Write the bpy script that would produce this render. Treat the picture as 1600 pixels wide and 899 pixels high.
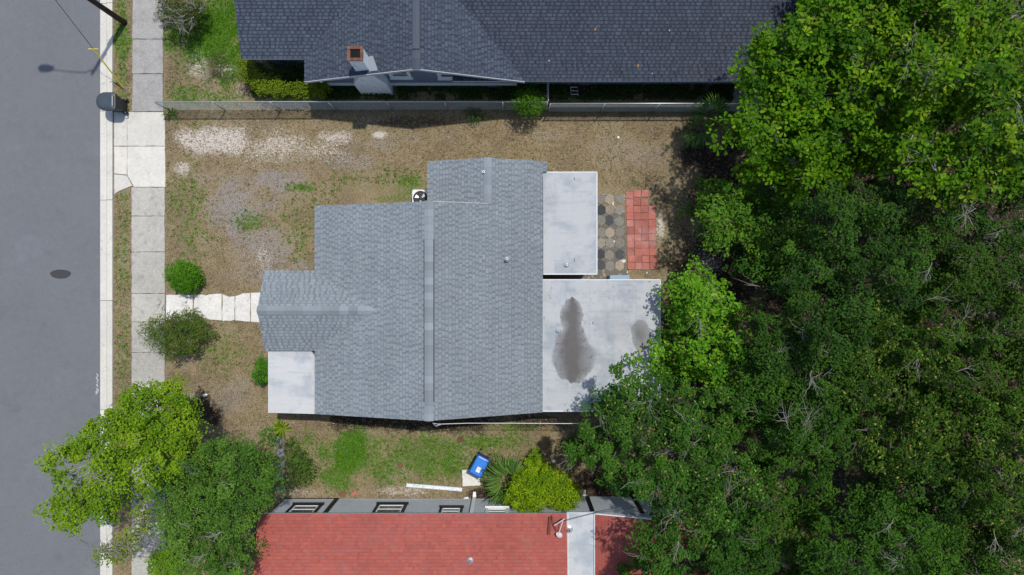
import bpy, math, random
import numpy as np
from mathutils import Vector

for o in list(bpy.data.objects):
    bpy.data.objects.remove(o)
scene = bpy.context.scene
COL = scene.collection
random.seed(7)
RNG = np.random.default_rng(7)

# ------------------------------------------------------------------ camera, sky, sun
H = 31.37          # drone height above the ground, metres
S = 34.0           # photo pixels per metre at ground level
cam_d = bpy.data.cameras.new("camera")
cam_d.lens = 24.0
cam_d.sensor_width = 36.0
cam_d.clip_end = 2000
cam = bpy.data.objects.new("camera", cam_d)
cam.location = (0, 0, H)
COL.objects.link(cam)
scene.camera = cam

SUN_EL = math.radians(70)
SUN_AZ = math.radians(32)      # clockwise from +Y
world = bpy.data.worlds.new("World")
scene.world = world
world.use_nodes = True
wn = world.node_tree.nodes
sky = wn.new('ShaderNodeTexSky')
sky.sky_type = 'NISHITA'
sky.sun_disc = False
sky.sun_elevation = SUN_EL
sky.sun_rotation = SUN_AZ
wn['Background'].inputs['Strength'].default_value = 0.145
world.node_tree.links.new(sky.outputs[0], wn['Background'].inputs['Color'])

sun_d = bpy.data.lights.new("sun", 'SUN')
sun_d.energy = 3.3
sun_d.angle = math.radians(1.0)
sun_d.color = (1.0, 0.96, 0.90)
sun = bpy.data.objects.new("sun", sun_d)
sdir = Vector((-math.sin(SUN_AZ) * math.cos(SUN_EL), -math.cos(SUN_AZ) * math.cos(SUN_EL), -math.sin(SUN_EL)))
sun.rotation_euler = sdir.to_track_quat('-Z', 'Y').to_euler()
sun.location = (20, 30, 60)
COL.objects.link(sun)

scene.view_settings.view_transform = 'Standard'
scene.view_settings.look = 'None'
scene.view_settings.gamma = 1.0
scene.view_settings.use_curve_mapping = False
scene.view_settings.exposure = 0.0


def W(px, py, z=0.0):
    """photo pixel at height z -> world point"""
    k = (1 - z / H) / S
    return ((px - 800) * k, (449.5 - py) * k, z)


# ------------------------------------------------------------------ noise (numpy)
def vnoise(x, y, seed=0):
    xi = np.floor(x).astype(np.int64); yi = np.floor(y).astype(np.int64)
    xf = x - xi; yf = y - yi
    def h(a, b):
        n = (a * 374761393 + b * 668265263 + seed * 1442695041) & 0xffffffff
        n = ((n ^ (n >> 13)) * 1274126177) & 0xffffffff
        n = n ^ (n >> 16)
        return (n & 0xffff) / 65535.0
    u = xf * xf * (3 - 2 * xf); v = yf * yf * (3 - 2 * yf)
    return (h(xi, yi) * (1 - u) + h(xi + 1, yi) * u) * (1 - v) + (h(xi, yi + 1) * (1 - u) + h(xi + 1, yi + 1) * u) * v


def fbm(x, y, seed=0, oct=4):
    s = 0; a = 0.5; t = 0
    for i in range(oct):
        s = s + a * vnoise(x * 2 ** i, y * 2 ** i, seed + i * 17); t += a; a *= 0.55
    return s / t


# ------------------------------------------------------------------ materials
def new_mat(name):
    m = bpy.data.materials.new(name)
    m.use_nodes = True
    nt = m.node_tree
    return m, nt, nt.nodes, nt.links, nt.nodes['Principled BSDF']


def math_node(nt, op, a, b=None, c=None):
    n = nt.nodes.new('ShaderNodeMath'); n.operation = op
    for i, v in enumerate((a, b, c)):
        if v is None: continue
        if isinstance(v, (int, float)): n.inputs[i].default_value = v
        else: nt.links.new(v, n.inputs[i])
    return n.outputs[0]


def noise_node(nt, pos, scale, detail=4, rough=0.6):
    n = nt.nodes.new('ShaderNodeTexNoise')
    n.inputs['Scale'].default_value = scale
    n.inputs['Detail'].default_value = detail
    n.inputs['Roughness'].default_value = rough
    nt.links.new(pos, n.inputs['Vector'])
    return n.outputs['Fac']


def mix_col(nt, fac, a, b, mode='MIX'):
    n = nt.nodes.new('ShaderNodeMix'); n.data_type = 'RGBA'; n.blend_type = mode
    if isinstance(fac, (int, float)): n.inputs['Factor'].default_value = fac
    else: nt.links.new(fac, n.inputs['Factor'])
    for idx, v in ((6, a), (7, b)):
        if isinstance(v, tuple): n.inputs[idx].default_value = (*v[:3], 1)
        else: nt.links.new(v, n.inputs[idx])
    return n.outputs[2]


def ramp01(nt, v, lo, hi):
    n = nt.nodes.new('ShaderNodeMapRange')
    n.interpolation_type = 'SMOOTHSTEP'
    nt.links.new(v, n.inputs['Value'])
    n.inputs['From Min'].default_value = lo
    n.inputs['From Max'].default_value = hi
    return n.outputs[0]


def mat(name, col, rough=0.8, layers=((9, .15), (60, .15)), vcol=False, rnd=0.0, metal=0.0, bump=0.0, spec=0.3,
        spots=None):
    m, nt, N, L, B = new_mat(name)
    geo = N.new('ShaderNodeNewGeometry')
    val = 1.0
    acc = None
    first = None
    for sc, amt in layers:
        f = noise_node(nt, geo.outputs['Position'], sc)
        if first is None or sc > first[0]: first = (sc, f)
        t = math_node(nt, 'MULTIPLY_ADD', f, 4 * amt, -2 * amt)
        acc = t if acc is None else math_node(nt, 'ADD', acc, t)
    if rnd:
        oi = N.new('ShaderNodeObjectInfo')
        t = math_node(nt, 'MULTIPLY_ADD', oi.outputs['Random'], 2 * rnd, -rnd)
        acc = t if acc is None else math_node(nt, 'ADD', acc, t)
    if vcol:
        a = N.new('ShaderNodeAttribute'); a.attribute_name = 'col'
        base = a.outputs['Color']
    else:
        rgb = N.new('ShaderNodeRGB'); rgb.outputs[0].default_value = (*col, 1); base = rgb.outputs[0]
    if spots:   # (colour, scale, lo, hi)
        for sc_col, sc, lo, hi in spots:
            f = noise_node(nt, geo.outputs['Position'], sc, 6, .65)
            base = mix_col(nt, ramp01(nt, f, lo, hi), base, sc_col)
    if acc is not None:
        v = math_node(nt, 'ADD', acc, 1.0)
        v = math_node(nt, 'MAXIMUM', v, 0.05)
        vm = N.new('ShaderNodeVectorMath'); vm.operation = 'SCALE'
        L.new(base, vm.inputs[0]); L.new(v, vm.inputs['Scale'])
        base = vm.outputs[0]
    L.new(base, B.inputs['Base Color'])
    B.inputs['Roughness'].default_value = rough
    B.inputs['Metallic'].default_value = metal
    B.inputs['Specular IOR Level'].default_value = spec
    if bump and first:
        b = N.new('ShaderNodeBump'); b.inputs['Strength'].default_value = bump
        b.inputs['Distance'].default_value = 0.02
        L.new(first[1], b.inputs['Height']); L.new(b.outputs[0], B.inputs['Normal'])
    return m


def leaf_mat(name, trans=0.22, rough=0.65):
    m, nt, N, L, B = new_mat(name)
    a = N.new('ShaderNodeAttribute'); a.attribute_name = 'col'
    L.new(a.outputs['Color'], B.inputs['Base Color'])
    B.inputs['Roughness'].default_value = rough
    B.inputs['Specular IOR Level'].default_value = 0.10
    t = N.new('ShaderNodeBsdfTranslucent')
    g = N.new('ShaderNodeGamma'); g.inputs[1].default_value = 0.9
    L.new(a.outputs['Color'], g.inputs[0]); L.new(g.outputs[0], t.inputs['Color'])
    mx = N.new('ShaderNodeMixShader'); mx.inputs[0].default_value = trans
    L.new(B.outputs[0], mx.inputs[1]); L.new(t.outputs[0], mx.inputs[2])
    L.new(mx.outputs[0], N['Material Output'].inputs['Surface'])
    return m


M = {}
M['asphalt'] = mat('asphalt', (.152, .157, .166), .9, ((.35, .05), (3, .05), (45, .22), (140, .30)), bump=.3,
                   spots=(((.118, .125, .134), .5, .60, .80), ((.172, .180, .192), .28, .56, .70), ((.060, .061, .065), 7, .70, .74)))
M['concrete'] = mat('concrete', (.60, .57, .50), .9, ((1.2, .08), (9, .10), (70, .20)), rnd=.05, bump=.3,
                    spots=(((.36, .34, .29), 2.2, .56, .80),))
M['old_concrete'] = mat('old_concrete', (.42, .40, .35), .95, ((1.5, .12), (12, .20), (60, .30)), rnd=.10, bump=.4,
                        spots=(((.24, .228, .195), 3.0, .50, .76), ((.58, .56, .50), 5, .62, .80)))
M['worn_concrete'] = mat('worn_concrete', (.345, .335, .315), .95, ((1.5, .12), (12, .20), (60, .30)), rnd=.10, bump=.4, spots=(((.24, .23, .21), 3.0, .48, .72),))
M['pale_concrete'] = mat('pale_concrete', (.66, .64, .59), .95, ((1.5, .08), (12, .15), (60, .2)), rnd=.05, bump=.4,
                         spots=(((.33, .315, .28), 3.5, .56, .80),))
M['shingle'] = mat('shingle', (1, 1, 1), .92, ((.5, .09), (50, .10), (160, .16)), vcol=True, spec=.2)
M['shingle_red'] = mat('shingle_red', (1, 1, 1), .92, ((.5, .10), (50, .10), (160, .14)), vcol=True, spec=.2, spots=(((.30, .135, .115), .9, .50, .95),))
M['ridge_grey'] = mat('ridge_grey', (.230, .257, .274), .92, ((60, .10), (160, .10)), rnd=.17, spec=.2)
M['ridge_dark'] = mat('ridge_dark', (.075, .085, .105), .9, ((60, .10), (160, .1)), rnd=.12, spec=.2)
M['ridge_red'] = mat('ridge_red', (.36, .07, .06), .9, ((60, .12),), rnd=.12, spec=.2)
M['fascia_grey'] = mat('fascia_grey', (.45, .47, .48), .7)
M['fascia_white'] = mat('fascia_white', (.62, .64, .65), .6)
M['stucco'] = mat('stucco', (.42, .43, .42), .9)
M['blue_wall'] = mat('blue_wall', (.16, .20, .26), .8, ((3, .08), (40, .08)))
M['grey_siding'] = mat('grey_siding', (.40, .43, .45), .8, ((2, .08), (30, .12)))
M['white_paint'] = mat('white_paint', (.74, .75, .74), .5, ((6, .06),))
M['black_paint'] = mat('black_paint', (.012, .012, .014), .5, ((6, .1),))
M['chimney_paint'] = mat('chimney_paint', (.80, .83, .86), .8, ((4, .08), (30, .1)),
                         spots=(((.35, .38, .42), 3, .58, .8),))
M['brick'] = mat('brick', (.175, .082, .056), .9, ((8, .15), (60, .2)), rnd=.3)
M['soot'] = mat('soot', (.012, .011, .010), 1.0)
M['metal'] = mat('metal', (.55, .57, .58), .4, ((10, .1),), metal=.6)
M['wire'] = mat('wire', (.42, .46, .45), .5, ((10, .1),), metal=.2)
M['rust'] = mat('rust', (.16, .055, .03), .9, ((30, .3),))
M['pole_wood'] = mat('pole_wood', (.050, .032, .024), .9, ((10, .2), (60, .2)))
M['yellow'] = mat('yellow', (.75, .62, .06), .4, ((10, .08),))
M['black_plastic'] = mat('black_plastic', (.020, .022, .026), .45, ((20, .15),))
M['bin_lid'] = mat('bin_lid', (.045, .062, .078), .42, ((4, .15), (50, .1)), spec=.5)
M['blue_plastic'] = mat('blue_plastic', (.03, .19, .62), .4, ((5, .1), (40, .06)), spec=.5)
M['blue_dark'] = mat('blue_dark', (.012, .05, .20), .45, ((5, .1),))
M['label_white'] = mat('label_white', (.75, .76, .75), .5, ((40, .2),))
M['pvc'] = mat('pvc', (.70, .74, .78), .4, ((5, .08), (30, .06)))
M['pale_blue'] = mat('pale_blue', (.22, .33, .42), .5, ((6, .08),))
M['red_tile'] = mat('red_tile', (.38, .130, .098), .85, ((3, .12), (14, .16), (90, .14)), rnd=.2, bump=.2,
                    spots=(((.40, .20, .18), 1.1, .44, .66),))
M['hex_tan'] = mat('hex_tan', (.31, .265, .195), .95, ((10, .2), (70, .25)), rnd=.2, bump=.3)
M['hex_grey'] = mat('hex_grey', (.23, .215, .18), .95, ((10, .2), (70, .25)), rnd=.2, bump=.3)
M['hex_black'] = mat('hex_black', (.062, .066, .072), .9, ((10, .2), (70, .2)), rnd=.2, bump=.3)
M['bark'] = mat('bark', (.12, .10, .08), .95, ((12, .25), (60, .2)))
M['pale_bark'] = mat('pale_bark', (.36, .34, .31), .95, ((12, .2), (60, .2)))
M['twig'] = mat('twig', (.27, .25, .225), .95, ((12, .25),), rnd=.1)
M['leaf'] = leaf_mat('leaf')
M['leaf_waxy'] = leaf_mat('leaf_waxy', .26, .55)
M['grass'] = leaf_mat('grass', .2, .7)
M['glass'] = mat('glass', (.06, .08, .09), .08, ((3, .1),), spec=.8)
M['patch'] = mat('patch', (.055, .055, .058), .9, ((40, .25),))
M['chalk'] = mat('chalk', (.42, .43, .44), .9, ((60, .4),))
M['steel_dark'] = mat('steel_dark', (.03, .032, .035), .5, ((20, .1),))
M['stone'] = mat('stone', (.19, .20, .22), .9, ((10, .2), (70, .2)), rnd=.2)
M['siding'] = M['grey_siding']


def membrane(name, base, stains, seam_dirt=.5, tear=None):
    """white roof membrane; stains = (x, y, rx, ry, strength, colour) puddle marks"""
    m, nt, N, L, B = new_mat(name)
    geo = N.new('ShaderNodeNewGeometry')
    pos = geo.outputs['Position']
    wob = N.new('ShaderNodeTexNoise'); wob.inputs['Scale'].default_value = 1.6; wob.inputs['Detail'].default_value = 6
    L.new(pos, wob.inputs['Vector'])
    sub = N.new('ShaderNodeVectorMath'); sub.operation = 'SUBTRACT'
    L.new(wob.outputs['Color'], sub.inputs[0]); sub.inputs[1].default_value = (.5, .5, .5)
    scl = N.new('ShaderNodeVectorMath'); scl.operation = 'SCALE'; L.new(sub.outputs[0], scl.inputs[0]); scl.inputs['Scale'].default_value = .55
    add = N.new('ShaderNodeVectorMath'); add.operation = 'ADD'; L.new(pos, add.inputs[0]); L.new(scl.outputs[0], add.inputs[1])
    sx = N.new('ShaderNodeSeparateXYZ'); L.new(add.outputs[0], sx.inputs[0])
    colr = N.new('ShaderNodeRGB'); colr.outputs[0].default_value = (*base, 1); c = colr.outputs[0]
    big = noise_node(nt, pos, .9, 5, .6)
    c = mix_col(nt, ramp01(nt, big, .44, .66), c, (base[0] * .70, base[1] * .75, base[2] * .80))
    mp = N.new('ShaderNodeMapping'); mp.inputs['Scale'].default_value = (.6, 5, 1); L.new(pos, mp.inputs['Vector'])
    st = noise_node(nt, mp.outputs[0], 1.3, 6, .6)
    c = mix_col(nt, math_node(nt, 'MULTIPLY', ramp01(nt, st, .54, .76), .5), c, tuple(v * .6 for v in base))
    blot = noise_node(nt, pos, 3.4, 7, .7)
    c = mix_col(nt, math_node(nt, 'MULTIPLY', ramp01(nt, blot, .565, .70), seam_dirt), c, (.20, .22, .25))
    for (x, y, rx, ry, amt, sc) in stains:
        dx = math_node(nt, 'MULTIPLY', math_node(nt, 'SUBTRACT', sx.outputs[0], x), 1 / rx)
        dy = math_node(nt, 'MULTIPLY', math_node(nt, 'SUBTRACT', sx.outputs[1], y), 1 / ry)
        r = math_node(nt, 'SQRT', math_node(nt, 'ADD', math_node(nt, 'MULTIPLY', dx, dx), math_node(nt, 'MULTIPLY', dy, dy)))
        f = N.new('ShaderNodeMapRange'); f.interpolation_type = 'SMOOTHSTEP'; L.new(r, f.inputs['Value'])
        f.inputs['From Min'].default_value = 1.02; f.inputs['From Max'].default_value = .90
        f2 = N.new('ShaderNodeMapRange'); L.new(r, f2.inputs['Value'])
        f2.inputs['From Min'].default_value = 1.0; f2.inputs['From Max'].default_value = 0.1
        f2.inputs['To Min'].default_value = .55; f2.inputs['To Max'].default_value = 1.0
        ff = math_node(nt, 'MULTIPLY', math_node(nt, 'MULTIPLY', f.outputs[0], f2.outputs[0]), amt)
        c = mix_col(nt, ff, c, sc)
    if tear:    # ponding mark: (x centre, y top, y bottom, half width)
        xc, yt, yb_, hw = tear
        tt = math_node(nt, 'MULTIPLY', math_node(nt, 'SUBTRACT', yt, sx.outputs[1]), 1 / (yt - yb_))
        cr = N.new('ShaderNodeValToRGB'); cr.color_ramp.interpolation = 'CARDINAL'
        prof = [(0, .0), (.03, .24), (.09, .40), (.2, .52), (.33, .50), (.48, .74), (.66, 1.0), (.84, .82), (.95, .45), (1, 0)]
        el = cr.color_ramp.elements
        el[0].position = 0; el[0].color = (0, 0, 0, 1); el[1].position = 1; el[1].color = (0, 0, 0, 1)
        for p_, v_ in prof[1:-1]:
            e_ = el.new(p_); e_.color = (v_, v_, v_, 1)
        L.new(tt, cr.inputs[0])
        wv = math_node(nt, 'MAXIMUM', math_node(nt, 'MULTIPLY', cr.outputs[0], hw), .001)
        r = math_node(nt, 'DIVIDE', math_node(nt, 'ABSOLUTE', math_node(nt, 'SUBTRACT', sx.outputs[0], xc)), wv)
        mk_ = ramp01(nt, r, 1.04, .94)
        mk_.node.inputs['From Min'].default_value = 1.06; mk_.node.inputs['From Max'].default_value = .84
        ring = mix_col(nt, ramp01(nt, r, .15, .95), (.075, .066, .060), (.215, .222, .228))
        brn = noise_node(nt, pos, 4.5, 5, .65)
        ring = mix_col(nt, math_node(nt, 'MULTIPLY', ramp01(nt, brn, .48, .66), .7), ring, (.070, .054, .044))
        c = mix_col(nt, math_node(nt, 'MULTIPLY', mk_, .92), c, ring)
    fine = noise_node(nt, pos, 60, 3, .5)
    v = math_node(nt, 'MULTIPLY_ADD', fine, .3, .85)
    vm = N.new('ShaderNodeVectorMath'); vm.operation = 'SCALE'; L.new(c, vm.inputs[0]); L.new(v, vm.inputs['Scale'])
    L.new(vm.outputs[0], B.inputs['Base Color'])
    B.inputs['Roughness'].default_value = .7
    b = N.new('ShaderNodeBump'); b.inputs['Strength'].default_value = .25; b.inputs['Distance'].default_value = .05
    L.new(st, b.inputs['Height']); L.new(b.outputs[0], B.inputs['Normal'])
    return m


# ------------------------------------------------------------------ object helpers
def tag(o, label=None, cat=None, group=None, kind=None):
    if label: o['label'] = label
    if cat: o['category'] = cat
    if group: o['group'] = group
    if kind: o['kind'] = kind
    return o


def thing(name, label, cat, loc=(0, 0, 0), group=None):
    o = bpy.data.objects.new(name, None)
    o.empty_display_size = .3
    o.location = loc
    COL.objects.link(o)
    return tag(o, label, cat, group)


def setting(name, loc=(0, 0, 0)):
    o = bpy.data.objects.new(name, None); o.location = loc
    COL.objects.link(o); o['kind'] = 'structure'
    return o


def wloc(o):
    v = Vector((0, 0, 0))
    while o is not None:
        v += o.location; o = o.parent
    return v


def np_mesh(name, V, F, cols=None, smooth=False):
    me = bpy.data.meshes.new(name)
    V = np.asarray(V, dtype=np.float32); F = np.asarray(F, dtype=np.int32)
    k = F.shape[1]
    me.vertices.add(len(V)); me.vertices.foreach_set('co', V.ravel())
    me.loops.add(F.size); me.loops.foreach_set('vertex_index', F.ravel())
    me.polygons.add(len(F)); me.polygons.foreach_set('loop_start', np.arange(0, F.size, k, dtype=np.int32))
    if cols is not None:
        ca = me.color_attributes.new('col', 'FLOAT_COLOR', 'POINT')
        c4 = np.ones((len(V), 4), dtype=np.float32); c4[:, :3] = cols
        ca.data.foreach_set('color', c4.ravel())
    if smooth:
        me.polygons.foreach_set('use_smooth', np.ones(len(F), dtype=bool))
    me.update(calc_edges=True)
    me.validate()
    return me


def link(name, me, m, parent=None, loc=(0, 0, 0)):
    if m is not None and not me.materials: me.materials.append(m)
    o = bpy.data.objects.new(name, me)
    o.location = loc
    if parent is not None: o.parent = parent
    COL.objects.link(o)
    return o


class MB:
    """collects faces in world coordinates; build() links ONE mesh object"""
    def __init__(s): s.v = []; s.f = []; s.c = []

    def add(s, verts, faces, col=None):
        n = len(s.v)
        s.v.extend([tuple(p) for p in verts]); s.f.extend([tuple(i + n for i in f) for f in faces])
        if col is not None: s.c.extend([col] * len(verts))
        return s

    def box(s, x0, x1, y0, y1, z0, z1, col=None):
        v = [(x0, y0, z0), (x1, y0, z0), (x1, y1, z0), (x0, y1, z0), (x0, y0, z1), (x1, y0, z1), (x1, y1, z1), (x0, y1, z1)]
        f = [(0, 3, 2, 1), (4, 5, 6, 7), (0, 1, 5, 4), (1, 2, 6, 5), (2, 3, 7, 6), (3, 0, 4, 7)]
        return s.add(v, f, col)

    def bevel_box(s, x0, x1, y0, y1, z0, z1, b):
        v = [(x0, y0, z0), (x1, y0, z0), (x1, y1, z0), (x0, y1, z0),
             (x0, y0, z1 - b), (x1, y0, z1 - b), (x1, y1, z1 - b), (x0, y1, z1 - b),
             (x0 + b, y0 + b, z1), (x1 - b, y0 + b, z1), (x1 - b, y1 - b, z1), (x0 + b, y1 - b, z1)]
        f = [(0, 3, 2, 1), (8, 9, 10, 11)]
        for a in (0, 4):
            for i in range(4):
                j = (i + 1) % 4
                f.append((a + i, a + j, a + 4 + j, a + 4 + i))
        return s.add(v, f)

    def prism(s, pts, z0, z1, b=0.0):
        """pts: ccw (x,y); z0,z1 numbers; optional small bevel b at the top"""
        n = len(pts)
        cx = sum(p[0] for p in pts) / n; cy = sum(p[1] for p in pts) / n
        v = [(p[0], p[1], z0) for p in pts] + [(p[0], p[1], z1 - b) for p in pts]
        f = [tuple(range(n - 1, -1, -1))]
        f += [(i, (i + 1) % n, n + (i + 1) % n, n + i) for i in range(n)]
        if b:
            for p in pts:
                d = math.hypot(p[0] - cx, p[1] - cy) or 1
                v.append((p[0] - (p[0] - cx) / d * b, p[1] - (p[1] - cy) / d * b, z1))
            f += [(n + i, n + (i + 1) % n, 2 * n + (i + 1) % n, 2 * n + i) for i in range(n)]
            f.append(tuple(range(2 * n, 3 * n)))
        else:
            f.append(tuple(range(n, 2 * n)))
        return s.add(v, f)

    def slab3(s, top, t):
        """planar polygon (3-D, ccw seen from above) with thickness t downwards"""
        n = len(top)
        v = [tuple(p) for p in top] + [(p[0], p[1], p[2] - t) for p in top]
        f = [tuple(range(n)), tuple(range(2 * n - 1, n - 1, -1))]
        f += [(i, i + n, (i + 1) % n + n, (i + 1) % n) for i in range(n)]
        return s.add(v, f)

    def tube(s, pts, rad, n=6, cap=True, col=None):
        pts = [Vector(p) for p in pts]
        if not isinstance(rad, (list, tuple)): rad = [rad] * len(pts)
        v = []; f = []
        up = None
        for i, p in enumerate(pts):
            d = (pts[min(i + 1, len(pts) - 1)] - pts[max(i - 1, 0)]).normalized()
            if up is None or abs(up.dot(d)) > .95:
                up = Vector((0, 0, 1)) if abs(d.z) < .9 else Vector((1, 0, 0))
            a = d.cross(up).normalized(); b = a.cross(d).normalized(); up = b
            for k in range(n):
                t = 2 * math.pi * k / n
                v.append(p + (a * math.cos(t) + b * math.sin(t)) * rad[i])
        for i in range(len(pts) - 1):
            for k in range(n):
                k2 = (k + 1) % n
                f.append((i * n + k, i * n + k2, (i + 1) * n + k2, (i + 1) * n + k))
        if cap:
            f.append(tuple(range(n - 1, -1, -1))); f.append(tuple((len(pts) - 1) * n + k for k in range(n)))
        return s.add(v, f, col)

    def lathe(s, cx, cy, prof, n=20):
        """prof: list of (r, z) from bottom to top"""
        v = []; f = []
        for r, z in prof:
            for k in range(n):
                t = 2 * math.pi * k / n
                v.append((cx + r * math.cos(t), cy + r * math.sin(t), z))
        for i in range(len(prof) - 1):
            for k in range(n):
                k2 = (k + 1) % n
                f.append((i * n + k, i * n + k2, (i + 1) * n + k2, (i + 1) * n + k))
        f.append(tuple(range(n - 1, -1, -1))); f.append(tuple((len(prof) - 1) * n + k for k in range(n)))
        return s.add(v, f)

    def build(s, name, m, parent=None, smooth=False, kind=None, label=None):
        off = wloc(parent) if parent is not None else Vector((0, 0, 0))
        me = bpy.data.meshes.new(name)
        me.from_pydata([(p[0] - off.x, p[1] - off.y, p[2] - off.z) for p in s.v], [], s.f)
        if s.c:
            ca = me.color_attributes.new('col', 'FLOAT_COLOR', 'POINT')
            ca.data.foreach_set('color', np.array([(*c[:3], 1) for c in s.c], dtype=np.float32).ravel())
        if smooth:
            me.polygons.foreach_set('use_smooth', np.ones(len(s.f), dtype=bool))
        me.update()
        o = link(name, me, m, parent)
        if kind: o['kind'] = kind
        if label: o['label'] = label
        return o


# ------------------------------------------------------------------ ground
def blob(px, py, rx, ry, X, Y, wob=0.35, seed=1):
    n1 = fbm(X / 34.0 + seed * 3.1, Y / 34.0 + seed * 1.7, seed, 4) - .5
    d = np.sqrt(((X - px) / rx) ** 2 + ((Y - py) / ry) ** 2)
    return np.clip(1.35 - d + n1 * 2.4 * wob * 1.6, 0, 1)


GREEN = [(590, 295, 80, 24, .26), (360, 540, 40, 40, .16), (640, 715, 180, 50, .50), (300, 195, 40, 10, .2), (300, 345, 36, 80, .30), (470, 350, 60, 50, .26), (315, 150, 70, 20, .45), (300, 110, 50, 60, .35), (340, 545, 50, 30, .3), (325, 55, 66, 85, 1.0), (345, 110, 35, 30, .7), (300, 140, 45, 14, .5), (450, 120, 80, 25, .7), (190, 70, 14, 90, .55),
         (192, 400, 12, 110, .35), (192, 560, 12, 90, .3), (552, 712, 32, 42, .85), (600, 690, 60, 25, .4), (520, 745, 45, 25, .6), (620, 740, 70, 25, .42), (760, 690, 90, 18, .55),
         (700, 725, 35, 30, .55), (480, 690, 25, 20, .4), (472, 293, 24, 10, .6), (640, 285, 26, 18, .5), (390, 345, 30, 18, .45), (275, 330, 16, 40, .35),
         (600, 310, 50, 10, .45), (300, 385, 16, 14, .4), (460, 560, 20, 60, .25), (340, 545, 45, 30, .25), (250, 165, 14, 10, .5), (470, 400, 20, 20, .35),
         (740, 180, 30, 12, .4), (1000, 290, 20, 10, .3), (800, 665, 80, 12, .5)]
SAND = [(345, 222, 70, 22, .64), (445, 228, 95, 26, .47), (284, 262, 15, 11, .55), (290, 220, 22, 18, .6), (520, 215, 45, 14, .55), (590, 211, 12, 6, .9), (308, 108, 20, 22, .42),
        (358, 110, 20, 12, .36), (375, 140, 12, 16, .3), (300, 620, 10, 6, .3), (1032, 355, 7, 22, .7), (1110, 410, 22, 20, .35), (470, 770, 50, 8, .35), (620, 768, 60, 7, .4), (412, 402, 12, 26, .30)]
SOIL = [(372, 325, 62, 55, .80), (425, 285, 55, 22, .7), (410, 385, 60, 42, .62), (400, 425, 75, 30, .5), (545, 252, 70, 20, .5), (330, 280, 40, 16, .4), (680, 215, 60, 12, .35), (1000, 240, 60, 30, .4), (300, 560, 40, 16, .35), (360, 620, 50, 30, .45), (600, 740, 60, 20, .35), (690, 700, 50, 20, .3), (470, 415, 24, 10, .6), (590, 225, 40, 14, .5),
        (345, 480, 30, 20, .2), (1100, 425, 30, 22, .6), (330, 640, 30, 30, .5), (860, 210, 40, 16, .4), (940, 230, 40, 18, .3), (1060, 440, 60, 10, .6), (360, 520, 20, 20, .3)]
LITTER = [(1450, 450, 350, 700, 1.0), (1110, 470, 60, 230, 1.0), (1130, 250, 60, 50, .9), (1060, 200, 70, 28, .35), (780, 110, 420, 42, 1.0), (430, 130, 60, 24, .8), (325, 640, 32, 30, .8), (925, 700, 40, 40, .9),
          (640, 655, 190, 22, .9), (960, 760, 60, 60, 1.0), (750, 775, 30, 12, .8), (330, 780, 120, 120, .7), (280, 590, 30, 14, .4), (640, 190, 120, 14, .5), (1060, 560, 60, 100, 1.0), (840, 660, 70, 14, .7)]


def fields(X, Y):
    out = []
    for lst, sd in ((GREEN, 3), (SAND, 11), (SOIL, 23), (LITTER, 31)):
        a = np.zeros_like(X)
        for i, (px, py, rx, ry, s) in enumerate(lst):
            a = np.maximum(a, s * blob(px, py, rx, ry, X, Y, .4, sd))
        out.append(a)
    return out


DRY1 = np.array((.200, .150, .070)); DRY2 = np.array((.215, .160, .090)); DRY3 = np.array((.085, .075, .026))
GRN1 = np.array((.050, .140, .008)); GRN2 = np.array((.125, .260, .014))
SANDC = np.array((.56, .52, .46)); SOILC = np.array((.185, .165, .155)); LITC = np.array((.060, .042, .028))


def lerp(a, b, t): return a + (b - a) * t[:, None]


def ground_colour(X, Y, g, s, so, l):
    n1 = fbm(X / 22, Y / 22, 5, 4); n2 = fbm(X / 6, Y / 6, 8, 3); n3 = fbm(X / 60, Y / 60, 51, 3)
    c = lerp(np.tile(DRY1, (len(X), 1)), DRY2, np.clip((n1 - .35) * 2.2, 0, 1))
    c = lerp(c, DRY3, np.clip((n3 - .48) * 4, 0, 1) * .7)
    c = lerp(c, SOILC, np.clip(so * (.5 + n2), 0, 1))
    c = lerp(c, np.tile(GRN1, (len(X), 1)) * (.7 + n2[:, None] * .6), np.clip(g * (.5 + n1), 0, 1))
    c = lerp(c, LITC, np.clip(l * (.6 + n1 * .8), 0, 1))
    c = lerp(c, SANDC, np.clip((s * 1.6 - .35) * (.55 + n2), 0, 1))
    return c * (.78 + .44 * n2[:, None])


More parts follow.
